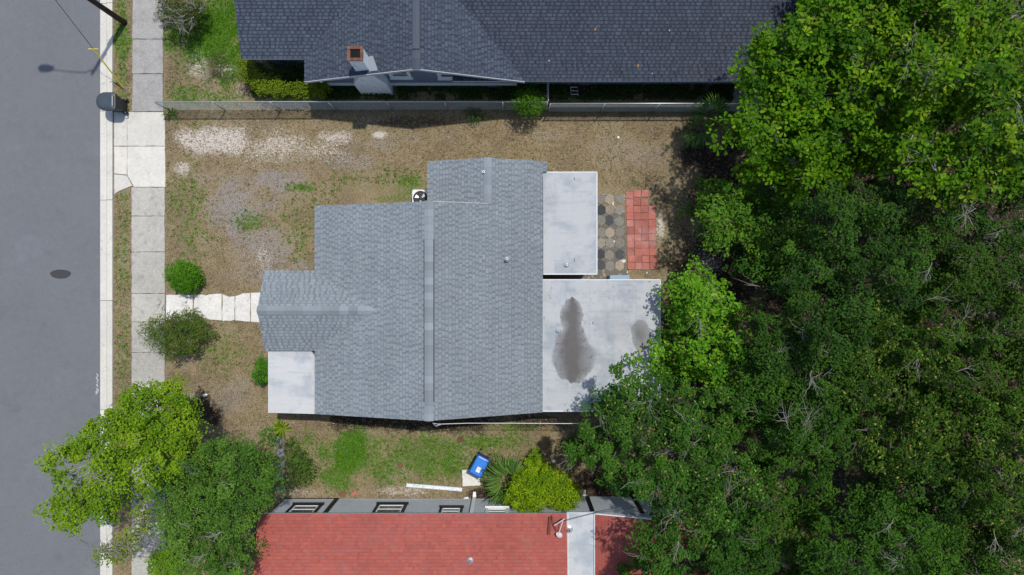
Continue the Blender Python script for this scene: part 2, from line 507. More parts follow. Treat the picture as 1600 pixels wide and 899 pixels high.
def build_ground():
    x0, x1, y0, y1, st = -25.0, 25.0, -14.4, 14.4, .12
    nx = int((x1 - x0) / st) + 1; ny = int((y1 - y0) / st) + 1
    xs = np.linspace(x0, x1, nx); ys = np.linspace(y0, y1, ny)
    gx, gy = np.meshgrid(xs, ys)
    X = gx.ravel(); Y = gy.ravel()
    px = X * S + 800; py = 449.5 - Y * S
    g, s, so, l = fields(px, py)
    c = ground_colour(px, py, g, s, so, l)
    V = np.stack([X, Y, np.zeros_like(X)], 1)
    idx = np.arange(nx * ny).reshape(ny, nx)
    F = np.stack([idx[:-1, :-1].ravel(), idx[:-1, 1:].ravel(), idx[1:, 1:].ravel(), idx[1:, :-1].ravel()], 1)
    # outer skirt to the horizon
    n0 = len(V); R = 900
    ring = [(x0, y0), (x1, y0), (x1, y1), (x0, y1), (-R, -R), (R, -R), (R, R), (-R, R)]
    V = np.concatenate([V, np.array([(a, b, 0) for a, b in ring])])
    sk = [(n0 + 4 + i, n0 + 4 + (i + 1) % 4, n0 + (i + 1) % 4, n0 + i) for i in range(4)]
    F = np.concatenate([F, np.array(sk)])
    c = np.concatenate([c, np.tile((.12, .10, .045), (8, 1))])
    me = np_mesh('ground', V, F, c)
    mk = np.zeros((len(V), 4), dtype=np.float32)
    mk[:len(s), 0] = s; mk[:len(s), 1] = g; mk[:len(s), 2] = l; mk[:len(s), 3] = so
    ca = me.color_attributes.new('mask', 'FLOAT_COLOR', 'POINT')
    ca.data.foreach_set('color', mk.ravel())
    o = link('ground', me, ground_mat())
    o['kind'] = 'structure'


def ground_mat():
    m, nt, N, L, B = new_mat('ground_soil')
    geo = N.new('ShaderNodeNewGeometry'); P = geo.outputs['Position']
    at = N.new('ShaderNodeAttribute'); at.attribute_name = 'mask'
    sp = N.new('ShaderNodeSeparateColor'); L.new(at.outputs['Color'], sp.inputs[0])
    n2 = noise_node(nt, P, 1.6, 4, .6); n9 = noise_node(nt, P, 8, 4, .65); n26 = noise_node(nt, P, 22, 3, .65); n60 = noise_node(nt, P, 55, 2, .6)
    mp = N.new('ShaderNodeMapping'); mp.inputs['Rotation'].default_value = (0, 0, .7); mp.inputs['Scale'].default_value = (1, 3.2, 1); L.new(P, mp.inputs['Vector'])
    st1 = noise_node(nt, mp.outputs[0], 11, 3, .6)
    mp2 = N.new('ShaderNodeMapping'); mp2.inputs['Rotation'].default_value = (0, 0, -.6); mp2.inputs['Scale'].default_value = (1, 3.2, 1); L.new(P, mp2.inputs['Vector'])
    st2 = noise_node(nt, mp2.outputs[0], 12, 3, .6)
    straw = math_node(nt, 'MAXIMUM', st1, st2)
    n0 = noise_node(nt, P, .55, 4, .6)
    c = mix_col(nt, ramp01(nt, n2, .40, .60), (.290, .212, .132), (.245, .190, .098))
    c = mix_col(nt, math_node(nt, 'MULTIPLY', ramp01(nt, n0, .46, .62), .8), c, (.185, .135, .092))
    c = mix_col(nt, math_node(nt, 'MULTIPLY', ramp01(nt, n0, .50, .36), .6), c, (.285, .240, .170))
    c = mix_col(nt, ramp01(nt, n9, .48, .64), c, (.170, .150, .060))
    c = mix_col(nt, math_node(nt, 'MULTIPLY', ramp01(nt, straw, .56, .68), .85), c, (.40, .31, .195))
    c = mix_col(nt, math_node(nt, 'MULTIPLY', ramp01(nt, n26, .52, .36), .75), c, (.085, .066, .032))
    w = math_node(nt, 'ADD', math_node(nt, 'MULTIPLY_ADD', n9, 1.6, -.8), math_node(nt, 'ADD', math_node(nt, 'MULTIPLY_ADD', n26, 1.0, -.5), math_node(nt, 'MULTIPLY_ADD', n60, 1.0, -.5)))
    def fac(src, lo, hi, k=1.0):
        return ramp01(nt, math_node(nt, 'ADD', src, math_node(nt, 'MULTIPLY', w, k)), lo, hi)
    soil = mix_col(nt, ramp01(nt, n26, .40, .62), (.185, .162, .148), (.330, .295, .275))
    c = mix_col(nt, math_node(nt, 'MULTIPLY', fac(at.outputs['Alpha'], .25, .75, .9), .85), c, soil)
    grn = mix_col(nt, ramp01(nt, n26, .38, .62), (.028, .082, .006), (.085, .195, .012))
    c = mix_col(nt, fac(sp.outputs[1], .30, .62), c, grn)
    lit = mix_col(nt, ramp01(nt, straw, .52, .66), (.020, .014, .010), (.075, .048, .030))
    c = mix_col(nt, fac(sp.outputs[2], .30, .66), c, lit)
    snd = mix_col(nt, ramp01(nt, n26, .36, .60), (.40, .34, .28), (.60, .55, .49))
    c = mix_col(nt, fac(sp.outputs[0], .12, .78, 1.0), c, snd)
    v = math_node(nt, 'MULTIPLY_ADD', n60, 1.1, .45)
    vm = N.new('ShaderNodeVectorMath'); vm.operation = 'SCALE'; L.new(c, vm.inputs[0]); L.new(v, vm.inputs['Scale'])
    L.new(vm.outputs[0], B.inputs['Base Color'])
    B.inputs['Roughness'].default_value = .95; B.inputs['Specular IOR Level'].default_value = .1
    bp = N.new('ShaderNodeBump'); bp.inputs['Strength'].default_value = .7; bp.inputs['Distance'].default_value = .03
    L.new(n26, bp.inputs['Height']); L.new(bp.outputs[0], B.inputs['Normal'])
    return m


build_ground()

# paved or roofed pixels where no grass grows: rectangles at ground level (photo px)
def on_ground_px(x, y): return x * S + 800, 449.5 - y * S
BLOCK = [(-100, 178, -100, 1100), (206, 259, -100, 1000), (178, 259, 176, 300), (258, 410, 461, 501),
         (530, 845, 288, 612), (705, 845, 272, 330), (452, 520, 430, 525), (845, 1008, 290, 620), (418, 1234, -100, 118), (560, 620, 110, 150),
         (455, 1090, 782, 1100), (921, 975, 340, 442), (977, 1024, 297, 421), (722, 752, 733, 760)]


def scatter_px(n, x0=150, x1=1640, y0=-30, y1=930):
    X = RNG.uniform(x0, x1, n); Y = RNG.uniform(y0, y1, n)
    ok = np.ones(n, bool)
    jit = RNG.normal(0, 2.0, n)
    for a, b, c, d in BLOCK:
        ok &= ~((X + jit > a) & (X + jit < b) & (Y + jit > c) & (Y + jit < d))
    return X[ok], Y[ok]


def blades(name, X, Y, n_bl, length, width, cols, lean, mat_, z0=0.0):
    """n_bl blades per tuft; each blade a 2-triangle sliver"""
    N = len(X)
    wx = (X - 800) / S; wy = (449.5 - Y) / S
    wx = np.repeat(wx, n_bl) + RNG.normal(0, .025, N * n_bl); wy = np.repeat(wy, n_bl) + RNG.normal(0, .025, N * n_bl)
    L = np.repeat(length, n_bl) * RNG.uniform(.6, 1.3, N * n_bl)
    ang = RNG.uniform(0, 2 * np.pi, N * n_bl)
    le = RNG.uniform(lean[0], lean[1], N * n_bl)
    dx = np.cos(ang); dy = np.sin(ang)
    w = width * RNG.uniform(.7, 1.4, N * n_bl)
    hx = L * np.sin(le); hz = L * np.cos(le)
    b1 = np.stack([wx - dy * w, wy + dx * w, np.full_like(wx, z0)], 1)
    b2 = np.stack([wx + dy * w, wy - dx * w, np.full_like(wx, z0)], 1)
    m2 = np.stack([wx + dx * hx * .5 + dy * w * .8, wy + dy * hx * .5 - dx * w * .8, z0 + hz * .7], 1)
    tp = np.stack([wx + dx * hx, wy + dy * hx, z0 + hz], 1)
    V = np.stack([b1, b2, m2, tp], 1).reshape(-1, 3)
    i = np.arange(N * n_bl) * 4
    F = np.stack([i, i + 1, i + 2, i + 3], 1)
    C = np.repeat(np.repeat(cols, n_bl, 0) * RNG.uniform(.75, 1.25, (N * n_bl, 1)), 4, 0)
    o = link(name, np_mesh(name, V, F, C), mat_)
    return o


def build_grass():
    X, Y = scatter_px(210000)
    g, s, so, l = fields(X, Y)
    r = RNG.uniform(0, 1, len(X))
    n = fbm(X / 16, Y / 16, 77, 3)
    # lush grass
    k = (r < np.clip(g * 1.35 * (.4 + n * 1.0) - s * .5 - l * .25, 0, 1))
    c = lerp(np.tile(GRN1, (k.sum(), 1)), GRN2, RNG.uniform(0, 1, k.sum())) * RNG.uniform(.75, 1.25, (k.sum(), 1))
    o = blades('green_grass', X[k], Y[k], 4, np.full(k.sum(), .095), .011, c, (.6, 1.4), M['grass'])
    tag(o, 'short green grass growing in patches over the yards', 'grass', kind='stuff')
    # dry grass
    q = (~k) & (r < np.clip(.95 - s * .95 - so * .8 - l * .85, .03, 1) * .62)
    t = RNG.uniform(0, 1, q.sum())
    c = lerp(np.tile(DRY1 * .9, (q.sum(), 1)), np.array((.48, .38, .25)), t ** 1.6)
    gr = RNG.uniform(0, 1, q.sum()) < .13
    c[gr] = np.array((.095, .135, .024)) * RNG.uniform(.8, 1.2, (gr.sum(), 1))
    o = blades('dry_grass', X[q], Y[q], 3, np.full(q.sum(), .095), .009, c, (.9, 1.5), M['grass'])
    tag(o, 'dry brown grass covering most of the yard', 'grass', kind='stuff')
    # leaf litter flecks
    X, Y = scatter_px(40000)
    g, s, so, l = fields(X, Y)
    r = RNG.uniform(0, 1, len(X))
    k = r < np.clip(.05 + .6 * l - .1 * g + .1 * s, 0, 1)
    X = X[k]; Y = Y[k]
    n = len(X)
    pal = np.array([(.24, .17, .09), (.16, .09, .05), (.30, .25, .18), (.10, .065, .04), (.52, .48, .42), (.20, .09, .05)])
    c = pal[RNG.choice(6, n, p=[.26, .26, .12, .24, .03, .09])]
    P = np.stack([(X - 800) / S, (449.5 - Y) / S, np.full(n, .025)], 1)
    nor = np.stack([RNG.normal(0, .35, n), RNG.normal(0, .35, n), np.ones(n)], 1)
    V, F, C = leaf_arrays(P, nor, .075, .04, c)
    o = link('leaf_litter', np_mesh('leaf_litter', V, F, C), M['grass'])
    tag(o, 'small dead leaves scattered over the bare soil', 'leaf litter', kind='stuff')


def leaf_arrays(P, nor, L, Wd, cols, droop=.15):
    n = len(P)
    nor = nor / np.linalg.norm(nor, axis=1, keepdims=True)
    r = RNG.normal(0, 1, (n, 3))
    t = r - nor * (r * nor).sum(1, keepdims=True)
    t /= np.linalg.norm(t, axis=1, keepdims=True) + 1e-9
    b = np.cross(nor, t)
    sc = RNG.uniform(.7, 1.25, (n, 1))
    l = L * sc; w = Wd * sc
    v0 = P - t * l * .5
    v1 = P + b * w * .5 + nor * w * .18 + t * l * .08
    v2 = P + t * l * .5 - nor * l * droop
    v3 = P - b * w * .5 + nor * w * .18 + t * l * .08
    V = np.stack([v0, v1, v2, v3], 1).reshape(-1, 3)
    i = np.arange(n) * 4
    F = np.concatenate([np.stack([i, i + 1, i + 2], 1), np.stack([i, i + 2, i + 3], 1)])
    C = np.repeat(cols, 4, 0)
    return V, F, C


build_grass()


def build_cover():
    n = 15000
    X = np.concatenate([RNG.uniform(505, 1145, n), RNG.uniform(395, 520, n // 6)]); Y = np.concatenate([RNG.uniform(126, 157, n), RNG.uniform(128, 152, n // 6)])
    m_ = len(X)
    keep = fbm(X / 14, Y / 14, 91, 3) > .36
    X = X[keep]; Y = Y[keep]; m_ = len(X)
    P = np.stack([(X - 800) / S, (449.5 - Y) / S, RNG.uniform(.04, .3, m_)], 1)
    nor = np.stack([RNG.normal(0, .5, m_), RNG.normal(0, .5, m_), np.ones(m_)], 1)
    c = lerp(np.tile(np.array((.020, .050, .008)), (m_, 1)), np.array((.050, .100, .014)), RNG.uniform(0, 1, m_))
    V, F, C = leaf_arrays(P, nor, .10, .05, c)
    o = link('ground_cover', np_mesh('ground_cover', V, F, C), M['leaf'])
    tag(o, 'dark leafy ground cover in the shaded strip behind the fence', 'ground cover', kind='stuff')


build_cover()

# ------------------------------------------------------------------ road, kerb, pavement, driveway, path
def xg(px): return (px - 800) / S
def yg(py): return (449.5 - py) / S

road = MB().add([(-60, -400, .012), (xg(157.5), -400, .012), (xg(157.5), 400, .012), (-60, 400, .012)], [(0, 1, 2, 3)]).build('road', M['asphalt'])
road['kind'] = 'structure'

kerb = setting('kerb', (xg(168), 0, 0))
ks = [-330, -160, 6, 174, 313, 470, 640, 800, 960, 1130, 1300]
for a, b in zip(ks[:-1], ks[1:]):
    ya = yg(b) + .012; yb = yg(a) - .012
    for nm, prof in (('gutter_slab', [(xg(157.0), 0), (xg(157.0), .020), (xg(167.2), .026), (xg(167.2), 0)]),
                     ('kerb_stone', [(xg(168.0), 0), (xg(168.0), .055), (xg(168.6), .085), (xg(169.6), .100), (xg(177.6), .105), (xg(177.6), 0)])):
        n = len(prof)
        v = [(p[0], ya, p[1]) for p in prof] + [(p[0], yb, p[1]) for p in prof]
        f = [(i + n, i, (i + 1) % n, (i + 1) % n + n) for i in range(n)] + [tuple(range(n)), tuple(range(2 * n - 1, n - 1, -1))]
        MB().add(v, [tuple(reversed(q)) for q in f]).build(nm, M['concrete'], kerb)


def ragged(pts, amp, step=.18):
    """subdivide polygon edges and jitter the points sideways"""
    out = []
    n = len(pts)
    for i in range(n):
        a = pts[i]; b = pts[(i + 1) % n]
        L = math.hypot(b[0] - a[0], b[1] - a[1])
        m = max(1, int(L / step))
        nx, ny = (b[1] - a[1]) / (L or 1), -(b[0] - a[0]) / (L or 1)
        for k in range(m):
            t = k / m
            j = random.gauss(0, amp) if k else 0
            out.append((a[0] + (b[0] - a[0]) * t + nx * j, a[1] + (b[1] - a[1]) * t + ny * j))
    return out


def slab_px(pts, z, m, parent, amp=.006, name='slab', gap=.012):
    p = [(xg(a), yg(b)) for a, b in pts]
    cx = sum(q[0] for q in p) / len(p); cy = sum(q[1] for q in p) / len(p)
    area = sum(p[i][0] * p[(i + 1) % len(p)][1] - p[(i + 1) % len(p)][0] * p[i][1] for i in range(len(p)))
    if area < 0: p.reverse()
    q = []
    for x, y in p:
        d = math.hypot(x - cx, y - cy)
        q.append((x - (x - cx) / d * gap * 1.3, y - (y - cy) / d * gap * 1.3))
    return MB().prism(ragged(q, amp), -.05, z, .008).build(name, m, parent)


walk = setting('pavement', (xg(232), 0, 0))
ye = [-120, -60, 0, 62, 116, 175]
for a, b in zip(ye[:-1], ye[1:]):
    slab_px([(208, a), (255, a), (256, b), (207, b)], .045 + random.uniform(-.006, .006), M['worn_concrete'], walk, .008)
ye = [293, 338, 394, 459, 503, 551, 600, 650, 705, 760, 815, 870, 925, 980, 1040]
for a, b in zip(ye[:-1], ye[1:]):
    slab_px([(206, a), (258.5, a), (258.5, b), (206, b)], .045 + random.uniform(-.006, .006), M['old_concrete'], walk, .008)

drive = setting('driveway', (xg(220), yg(235), 0))
slab_px([(199.5, 175.5), (256, 175.5), (259, 190), (259, 229), (199.5, 229)], .052, M['concrete'], drive, .006)
slab_px([(199.5, 229), (259, 229), (259.5, 293), (210, 293), (199.5, 275)], .049, M['concrete'], drive, .006)
slab_px([(179, 175.5), (199.5, 175.5), (199.5, 229), (179, 229)], .050, M['concrete'], drive, .005)
slab_px([(179, 229), (199.5, 229), (199.5, 274), (179, 272)], .047, M['concrete'], drive, .005)
slab_px([(179, 272.5), (199.5, 274.5), (208, 291), (195, 296), (179, 304)], .051, M['concrete'], drive, .006)

path = setting('path', (xg(330), yg(481), 0))
slab_px([(260, 461), (302, 461), (302, 502), (260, 501)], .04, M['pale_concrete'], path, 0.011, gap=.004)
slab_px([(303, 461), (347, 459.5), (347, 501), (330, 500), (318, 497), (303, 490)], .043, M['pale_concrete'], path, 0.015, gap=.004)
slab_px([(348, 460), (358, 464), (367, 463), (367, 500), (348, 502)], .038, M['pale_concrete'], path, 0.014, gap=.004)
slab_px([(368, 463), (380, 458.5), (391.5, 458), (391.5, 503), (368, 501)], .045, M['pale_concrete'], path, 0.008, gap=.004)
slab_px([(392.5, 457.5), (420, 457), (420, 505), (392.5, 503)], .05, M['pale_concrete'], path, 0.004, gap=.004)

# ------------------------------------------------------------------ roofs
def clip_poly(sub, clip):
    out = sub
    for i in range(len(clip)):
        a = clip[i]; b = clip[(i + 1) % len(clip)]
        ex, ey = b[0] - a[0], b[1] - a[1]
        inp = out; out = []
        if not inp: return []
        for k in range(len(inp)):
            p = inp[k]; q = inp[(k + 1) % len(inp)]
            dp = ex * (p[1] - a[1]) - ey * (p[0] - a[0]); dq = ex * (q[1] - a[1]) - ey * (q[0] - a[0])
            if dp >= 0: out.append(p)
            if (dp >= 0) != (dq >= 0):
                t = dp / (dp - dq)
                out.append((p[0] + (q[0] - p[0]) * t, p[1] + (q[1] - p[1]) * t))
    return out


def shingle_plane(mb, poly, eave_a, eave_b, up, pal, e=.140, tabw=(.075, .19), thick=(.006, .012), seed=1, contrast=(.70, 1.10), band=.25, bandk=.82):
    """cover the planar convex polygon with overlapping shingle tabs; eave_a->eave_b gives the course direction, up = a point upslope"""
    rnd = random.Random(seed)
    A = Vector(eave_a); u = (Vector(eave_b) - A).normalized()
    v = Vector(up) - A; v = (v - u * v.dot(u)).normalized()
    n = u.cross(v).normalized()
    if n.z < 0: n = -n
    uv = [((Vector(p) - A).dot(u), (Vector(p) - A).dot(v)) for p in poly]
    area = sum(uv[i][0] * uv[(i + 1) % len(uv)][1] - uv[(i + 1) % len(uv)][0] * uv[i][1] for i in range(len(uv)))
    if area < 0: uv.reverse()
    flip = u.cross(v).z < 0
    umin = min(p[0] for p in uv); umax = max(p[0] for p in uv)
    vmin = min(p[1] for p in uv); vmax = max(p[1] for p in uv)
    j = int(math.floor(vmin / e))
    while j * e < vmax:
        v0 = j * e; v1 = v0 + e
        uu = umin - rnd.uniform(0, .3)
        hi = rnd.random() < .5
        rowf = rnd.uniform(.97, 1.03)
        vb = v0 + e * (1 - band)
        while uu < umax:
            w = rnd.uniform(*tabw) * (1.1 if hi else .62)
            t = rnd.uniform(*thick) + (.007 if hi else 0)
            base = pal[rnd.randrange(len(pal))]
            k = (rnd.uniform(.98, contrast[1]) if hi else rnd.uniform(contrast[0], contrast[0] + .16)) * rowf
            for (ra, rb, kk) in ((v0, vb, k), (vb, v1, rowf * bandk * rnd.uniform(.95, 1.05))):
                pts = clip_poly([(uu, ra), (uu + w, ra), (uu + w, rb), (uu, rb)], uv)
                if len(pts) < 3: continue
                m = len(pts)
                vs = []
                for (a, b) in pts:
                    h = .004 + t * (1 - (b - v0) / e)
                    vs.append(A + u * a + v * b + n * h)
                for (a, b) in pts:
                    vs.append(A + u * a + v * b + n * .0008)
                f = [tuple(range(m))] + [(i, i + m, (i + 1) % m + m, (i + 1) % m) for i in range(m)]
                if flip: f = [tuple(reversed(q)) for q in f]
                mb.add(vs, f, (base[0] * kk, base[1] * kk, base[2] * kk))
            uu += w; hi = not hi
        j += 1


def ridge_caps(a, b, side, m, parent, length=.36, width=.33, drop=.30, name='ridge_cap', lift=.018):
    """overlapping cap shingles folded over a ridge from a to b; side = horizontal unit vector across the ridge, drop = slope"""
    a = Vector(a); b = Vector(b); d = (b - a); n = max(1, int(round(d.length / length))); st = d / n
    sd = Vector(side)
    base = None
    for i in range(n):
        L = st.length + .03
        uL = d.normalized()
        if base is None:
            w = width / 2
            prof = [(-w, -w * drop), (-w * .12, 0), (w * .12, 0), (w, -w * drop)]
            vs = []; k = len(prof)
            for (t0, zz) in ((0, .014), (L, .004)):
                for (x, z) in prof: vs.append(uL * t0 + sd * x + Vector((0, 0, z + zz)))
                for (x, z) in prof: vs.append(uL * t0 + sd * x + Vector((0, 0, z - .004)))
            f = []
            for q in range(k - 1):
                f.append((q, q + 1, 2 * k + q + 1, 2 * k + q))
                f.append((q, k + q, k + q + 1, q + 1))
            f.append((0, 2 * k, 3 * k, k)); f.append((k - 1, 2 * k - 1, 4 * k - 1, 3 * k - 1))
            base = bpy.data.meshes.new(name)
            base.from_pydata([tuple(p) for p in vs], [], f); base.materials.append(m); base.update()
        o = bpy.data.objects.new(name, base)
        o.parent = parent
        p = a + st * i + Vector((0, 0, lift)) - wloc(parent)
        o.location = p
        COL.objects.link(o)


def vent_pipe(parent, x, y, z, r=.045, h=.22, name='vent_pipe', dark=True):
    p = MB().lathe(x, y, [(r * 2.6, z - .05), (r * 2.4, z + .02), (r * 1.15, z + .06), (r, z + .07), (r, z + h), (r * .7, z + h), (r * .7, z + h - .12)], 12).build(name, M['metal'], parent)
    MB().lathe(x, y, [(r * .72, z + h - .115), (r * .72, z + h - .10)], 10).build('opening', M['soot'], p)


GREY = [(.222, .251, .268), (.214, .244, .263), (.230, .257, .272), (.206, .236, .256)]
DARK = [(.052, .062, .083), (.056, .067, .090), (.048, .057, .076), (.060, .071, .095)]
RED = [(.36, .092, .070), (.34, .088, .068), (.375, .102, .076), (.345, .096, .076), (.325, .086, .068), (.32, .10, .082)]


def walls_box(parent, x0, x1, y0, y1, z1, m, t=.15):
    MB().box(x0, x1, y0, y0 + t, 0, z1).build('wall', m, parent)
    MB().box(x0, x1, y1 - t, y1, 0, z1).build('wall', m, parent)
    MB().box(x0, x0 + t, y0 + t + .002, y1 - t - .002, 0, z1).build('wall', m, parent)
    MB().box(x1 - t, x1, y0 + t + .002, y1 - t - .002, 0, z1).build('wall', m, parent)


# ---- the middle house
house = thing('shingled_house', 'single-storey house in the middle with light grey shingle gables and white flat rear roofs', 'house', (-3.5, -1, 0))
EZ = 2.7; RZ = 4.2; RX = -3.31; WX = -8.28; EX = 1.29; YN = 3.43; YS = -5.31; YSE = -5.24
roof = MB()
roof.slab3([(WX, YS, EZ), (RX, YS, RZ), (RX, YN, RZ), (WX, YN, EZ)], .14)
roof.slab3([(RX + .001, YS, RZ), (EX, YSE, EZ), (EX, YN, EZ), (RX + .001, YN, RZ)], .14)
XR = -.996; se = (RZ - EZ) / (EX - RX); XZ = RZ - se * (XR - RX)
ez2 = RZ - se * (1.48 - RX)
roof.slab3([(XR, YN + .002, XZ), (EX, YN + .002, EZ), (EX, 4.88, EZ), (XR, 4.88, XZ)], .14)
roof.slab3([(XR, 4.882, XZ), (1.48, 4.882, ez2), (1.48, 5.31, ez2), (XR, 5.31, XZ)], .14)
XW = -3.554; wz = 2.65
roof.slab3([(XW, 3.0, wz), (XR - .001, 3.0, XZ), (XR - .001, 5.31, XZ), (XW, 5.31, wz)], .14)
PR = 3.5; PY = -.93; PN = .71; PS = -2.65; PW = -10.4; PE = -5.5
roof.slab3([(PW, PY, PR), (PE, PY, PR), (PE, PN, EZ), (PW, PN, EZ)][::-1], .12)
roof.slab3([(PW, PS, EZ), (PE, PS, EZ), (PE, PY - .001, PR), (PW, PY - .001, PR)], .12)
roof_o = roof.build('roof', M['fascia_grey'], house)
mb = MB()
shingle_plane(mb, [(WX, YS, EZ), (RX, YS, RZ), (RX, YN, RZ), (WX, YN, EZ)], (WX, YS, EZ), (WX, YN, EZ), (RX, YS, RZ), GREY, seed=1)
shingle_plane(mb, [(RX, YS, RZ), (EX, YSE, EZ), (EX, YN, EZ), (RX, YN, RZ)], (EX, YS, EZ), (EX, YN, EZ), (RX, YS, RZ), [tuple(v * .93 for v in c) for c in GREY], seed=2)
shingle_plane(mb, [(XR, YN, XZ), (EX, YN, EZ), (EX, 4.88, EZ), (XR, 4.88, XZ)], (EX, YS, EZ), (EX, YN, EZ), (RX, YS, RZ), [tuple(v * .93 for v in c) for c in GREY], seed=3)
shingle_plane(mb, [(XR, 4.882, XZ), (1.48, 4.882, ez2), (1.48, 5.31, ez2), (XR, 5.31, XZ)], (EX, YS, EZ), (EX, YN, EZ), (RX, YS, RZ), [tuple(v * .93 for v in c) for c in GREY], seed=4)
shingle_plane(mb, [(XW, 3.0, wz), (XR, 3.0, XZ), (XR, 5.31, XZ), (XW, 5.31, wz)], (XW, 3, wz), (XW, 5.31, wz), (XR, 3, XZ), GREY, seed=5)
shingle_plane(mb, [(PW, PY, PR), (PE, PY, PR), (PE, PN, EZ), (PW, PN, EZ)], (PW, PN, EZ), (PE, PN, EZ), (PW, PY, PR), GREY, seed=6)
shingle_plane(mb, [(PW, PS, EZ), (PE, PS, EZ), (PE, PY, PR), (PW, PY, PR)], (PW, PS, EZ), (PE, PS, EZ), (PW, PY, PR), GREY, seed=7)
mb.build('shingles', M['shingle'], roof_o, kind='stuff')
ridge_caps((RX, YS - .01, RZ), (RX, YN, RZ), (1, 0, 0), M['ridge_grey'], roof_o, .30, .36, .31)
ridge_caps((XR, 5.32, XZ), (XR, YN + .02, XZ), (1, 0, 0), M['ridge_grey'], roof_o, .37, .33, .31)
ridge_caps((PW - .02, PY, PR), (PE - .05, PY, PR), (0, 1, 0), M['ridge_grey'], roof_o, .37, .36, .45)
# dark slot of the ridge vent under the caps on the long ridge
rv = MB()
for sx in (-1, 1):
    rv.box(RX + sx * .195 - .016, RX + sx * .195 + .016, YS + .75, YN - 1.5, RZ - .1, RZ - .026)
rv.build('ridge_vent', M['black_plastic'], roof_o)
# drip-edge flashing where the main rake stands over the rear gable
MB().box(RX, XR + .1, YN - .005, YN + .025, 2.6, 2.61).build('flashing', M['fascia_white'], roof_o)
fl = MB()
fl.add([(RX, YN + .02, RZ + .015), (XR + .15, YN + .02, RZ - se * (XR + .15 - RX) + .02), (XR + .15, YN, RZ - se * (XR + .15 - RX) + .02), (RX, YN, RZ + .015)], [(0, 1, 2, 3)])
fl.build('drip_edge', M['fascia_grey'], roof_o)
vent_pipe(roof_o, *W(792, 405, 3.40))
vent_pipe(roof_o, *W(756, 270, 3.36))
walls_box(house, -7.9, 1.0, -4.9, 3.1, 2.55, M['stucco'])
walls_box(house, -3.2, 1.0, 3.15, 4.95, 2.5, M['stucco'])
for py_ in (.5, -2.4):
    MB().box(-10.2, -10.0, py_ - .1, py_ + .1, .05, 2.6).build('porch_post', M['white_paint'], house)
MB().box(-10.3, -7.95, -2.6, .6, 0, .12).build('porch_floor', M['pale_concrete'], house)
# gable end infill
for (yy) in (-4.9, 3.0):
    g = MB().add([(-7.9, yy, 2.5), (1.0, yy, 2.5), (RX, yy, 4.0), (-7.9, yy + .12, 2.5), (1.0, yy + .12, 2.5), (RX, yy + .12, 4.0)],
                 [(0, 1, 2), (5, 4, 3), (0, 3, 4, 1), (1, 4, 5, 2), (2, 5, 3, 0)])
    g.build('gable_wall', M['stucco'], house)

FZ = 2.55
sx = lambda p: W(p, 0, FZ)[0]
sy = lambda p: W(0, p, FZ)[1]
brown = (.135, .125, .118)
M['membrane_south'] = membrane('membrane_south', (.41, .42, .42), [
    (sx(1001), sy(524), .42, .74, .95, (.12, .115, .11)), (sx(965), sy(505), .6, .8, .3, (.25, .255, .26))],
    .85, (sx(894), sy(466), sy(601), .95))
M['membrane_north'] = membrane('membrane_north', (.42, .43, .43), [(sx(885), sy(414), .55, .12, .5, (.25, .28, .30))], .15)
M['membrane_porch'] = membrane('membrane_porch', (.51, .51, .50), [], .1)
M['membrane_band'] = membrane('membrane_band', (.50, .515, .52), [], .35)


def flat_roof(parent, px0, px1, py0, py1, z, m, seams, thick=.16, label=None):
    x0, y1_, _ = W(px0, py0, z); x1, y0_, _ = W(px1, py1, z)
    deck = MB().box(x0, x1, y0_, y1_, z - thick, z).build('flat_roof', M['fascia_white'], parent, label=label)
    ed = [px0] + list(seams) + [px1]
    for i, (a, b) in enumerate(zip(ed[:-1], ed[1:])):
        xa = W(a, 0, z)[0] - (.05 if i else -.02); xb = W(b, 0, z)[0] - (.02 if i == len(ed) - 2 else 0)
        n = 24
        vs = []; f = []
        for k in range(n + 1):
            y = y0_ + .02 + (y1_ - y0_ - .04) * k / n
            for q in range(4):
                x = xa + (xb - xa) * q / 3
                zz = z + .006 + (.010 * (1 - q / 3) if i else 0) + random.uniform(0, .006)
                vs.append((x, y, zz))
        nb = len(vs)
        for k in range(n):
            for q in range(3):
                f.append((k * 4 + q, k * 4 + q + 1, k * 4 + q + 5, k * 4 + q + 4))
        vs += [(xa, y0_ + .02, z + .001), (xb, y0_ + .02, z + .001), (xb, y1_ - .02, z + .001), (xa, y1_ - .02, z + .001)]
        f += [(nb + 0, nb + 1, 3, 0), (nb + 2, nb + 3, n * 4, n * 4 + 3)] + [(nb + 3, nb, 0, n * 4)]
        MB().add(vs, f).build('roof_sheet', m, deck)
    # metal edge strips
    for (a, b, c, d) in ((x0, x1, y0_ - .012, y0_ + .035), (x0, x1, y1_ - .035, y1_ + .012), (x1 - .035, x1 + .012, y0_ + .036, y1_ - .036)):
        MB().box(a, b, c, d, z - .08, z + .026).build('edge_strip', M['fascia_white'], deck)
    return deck


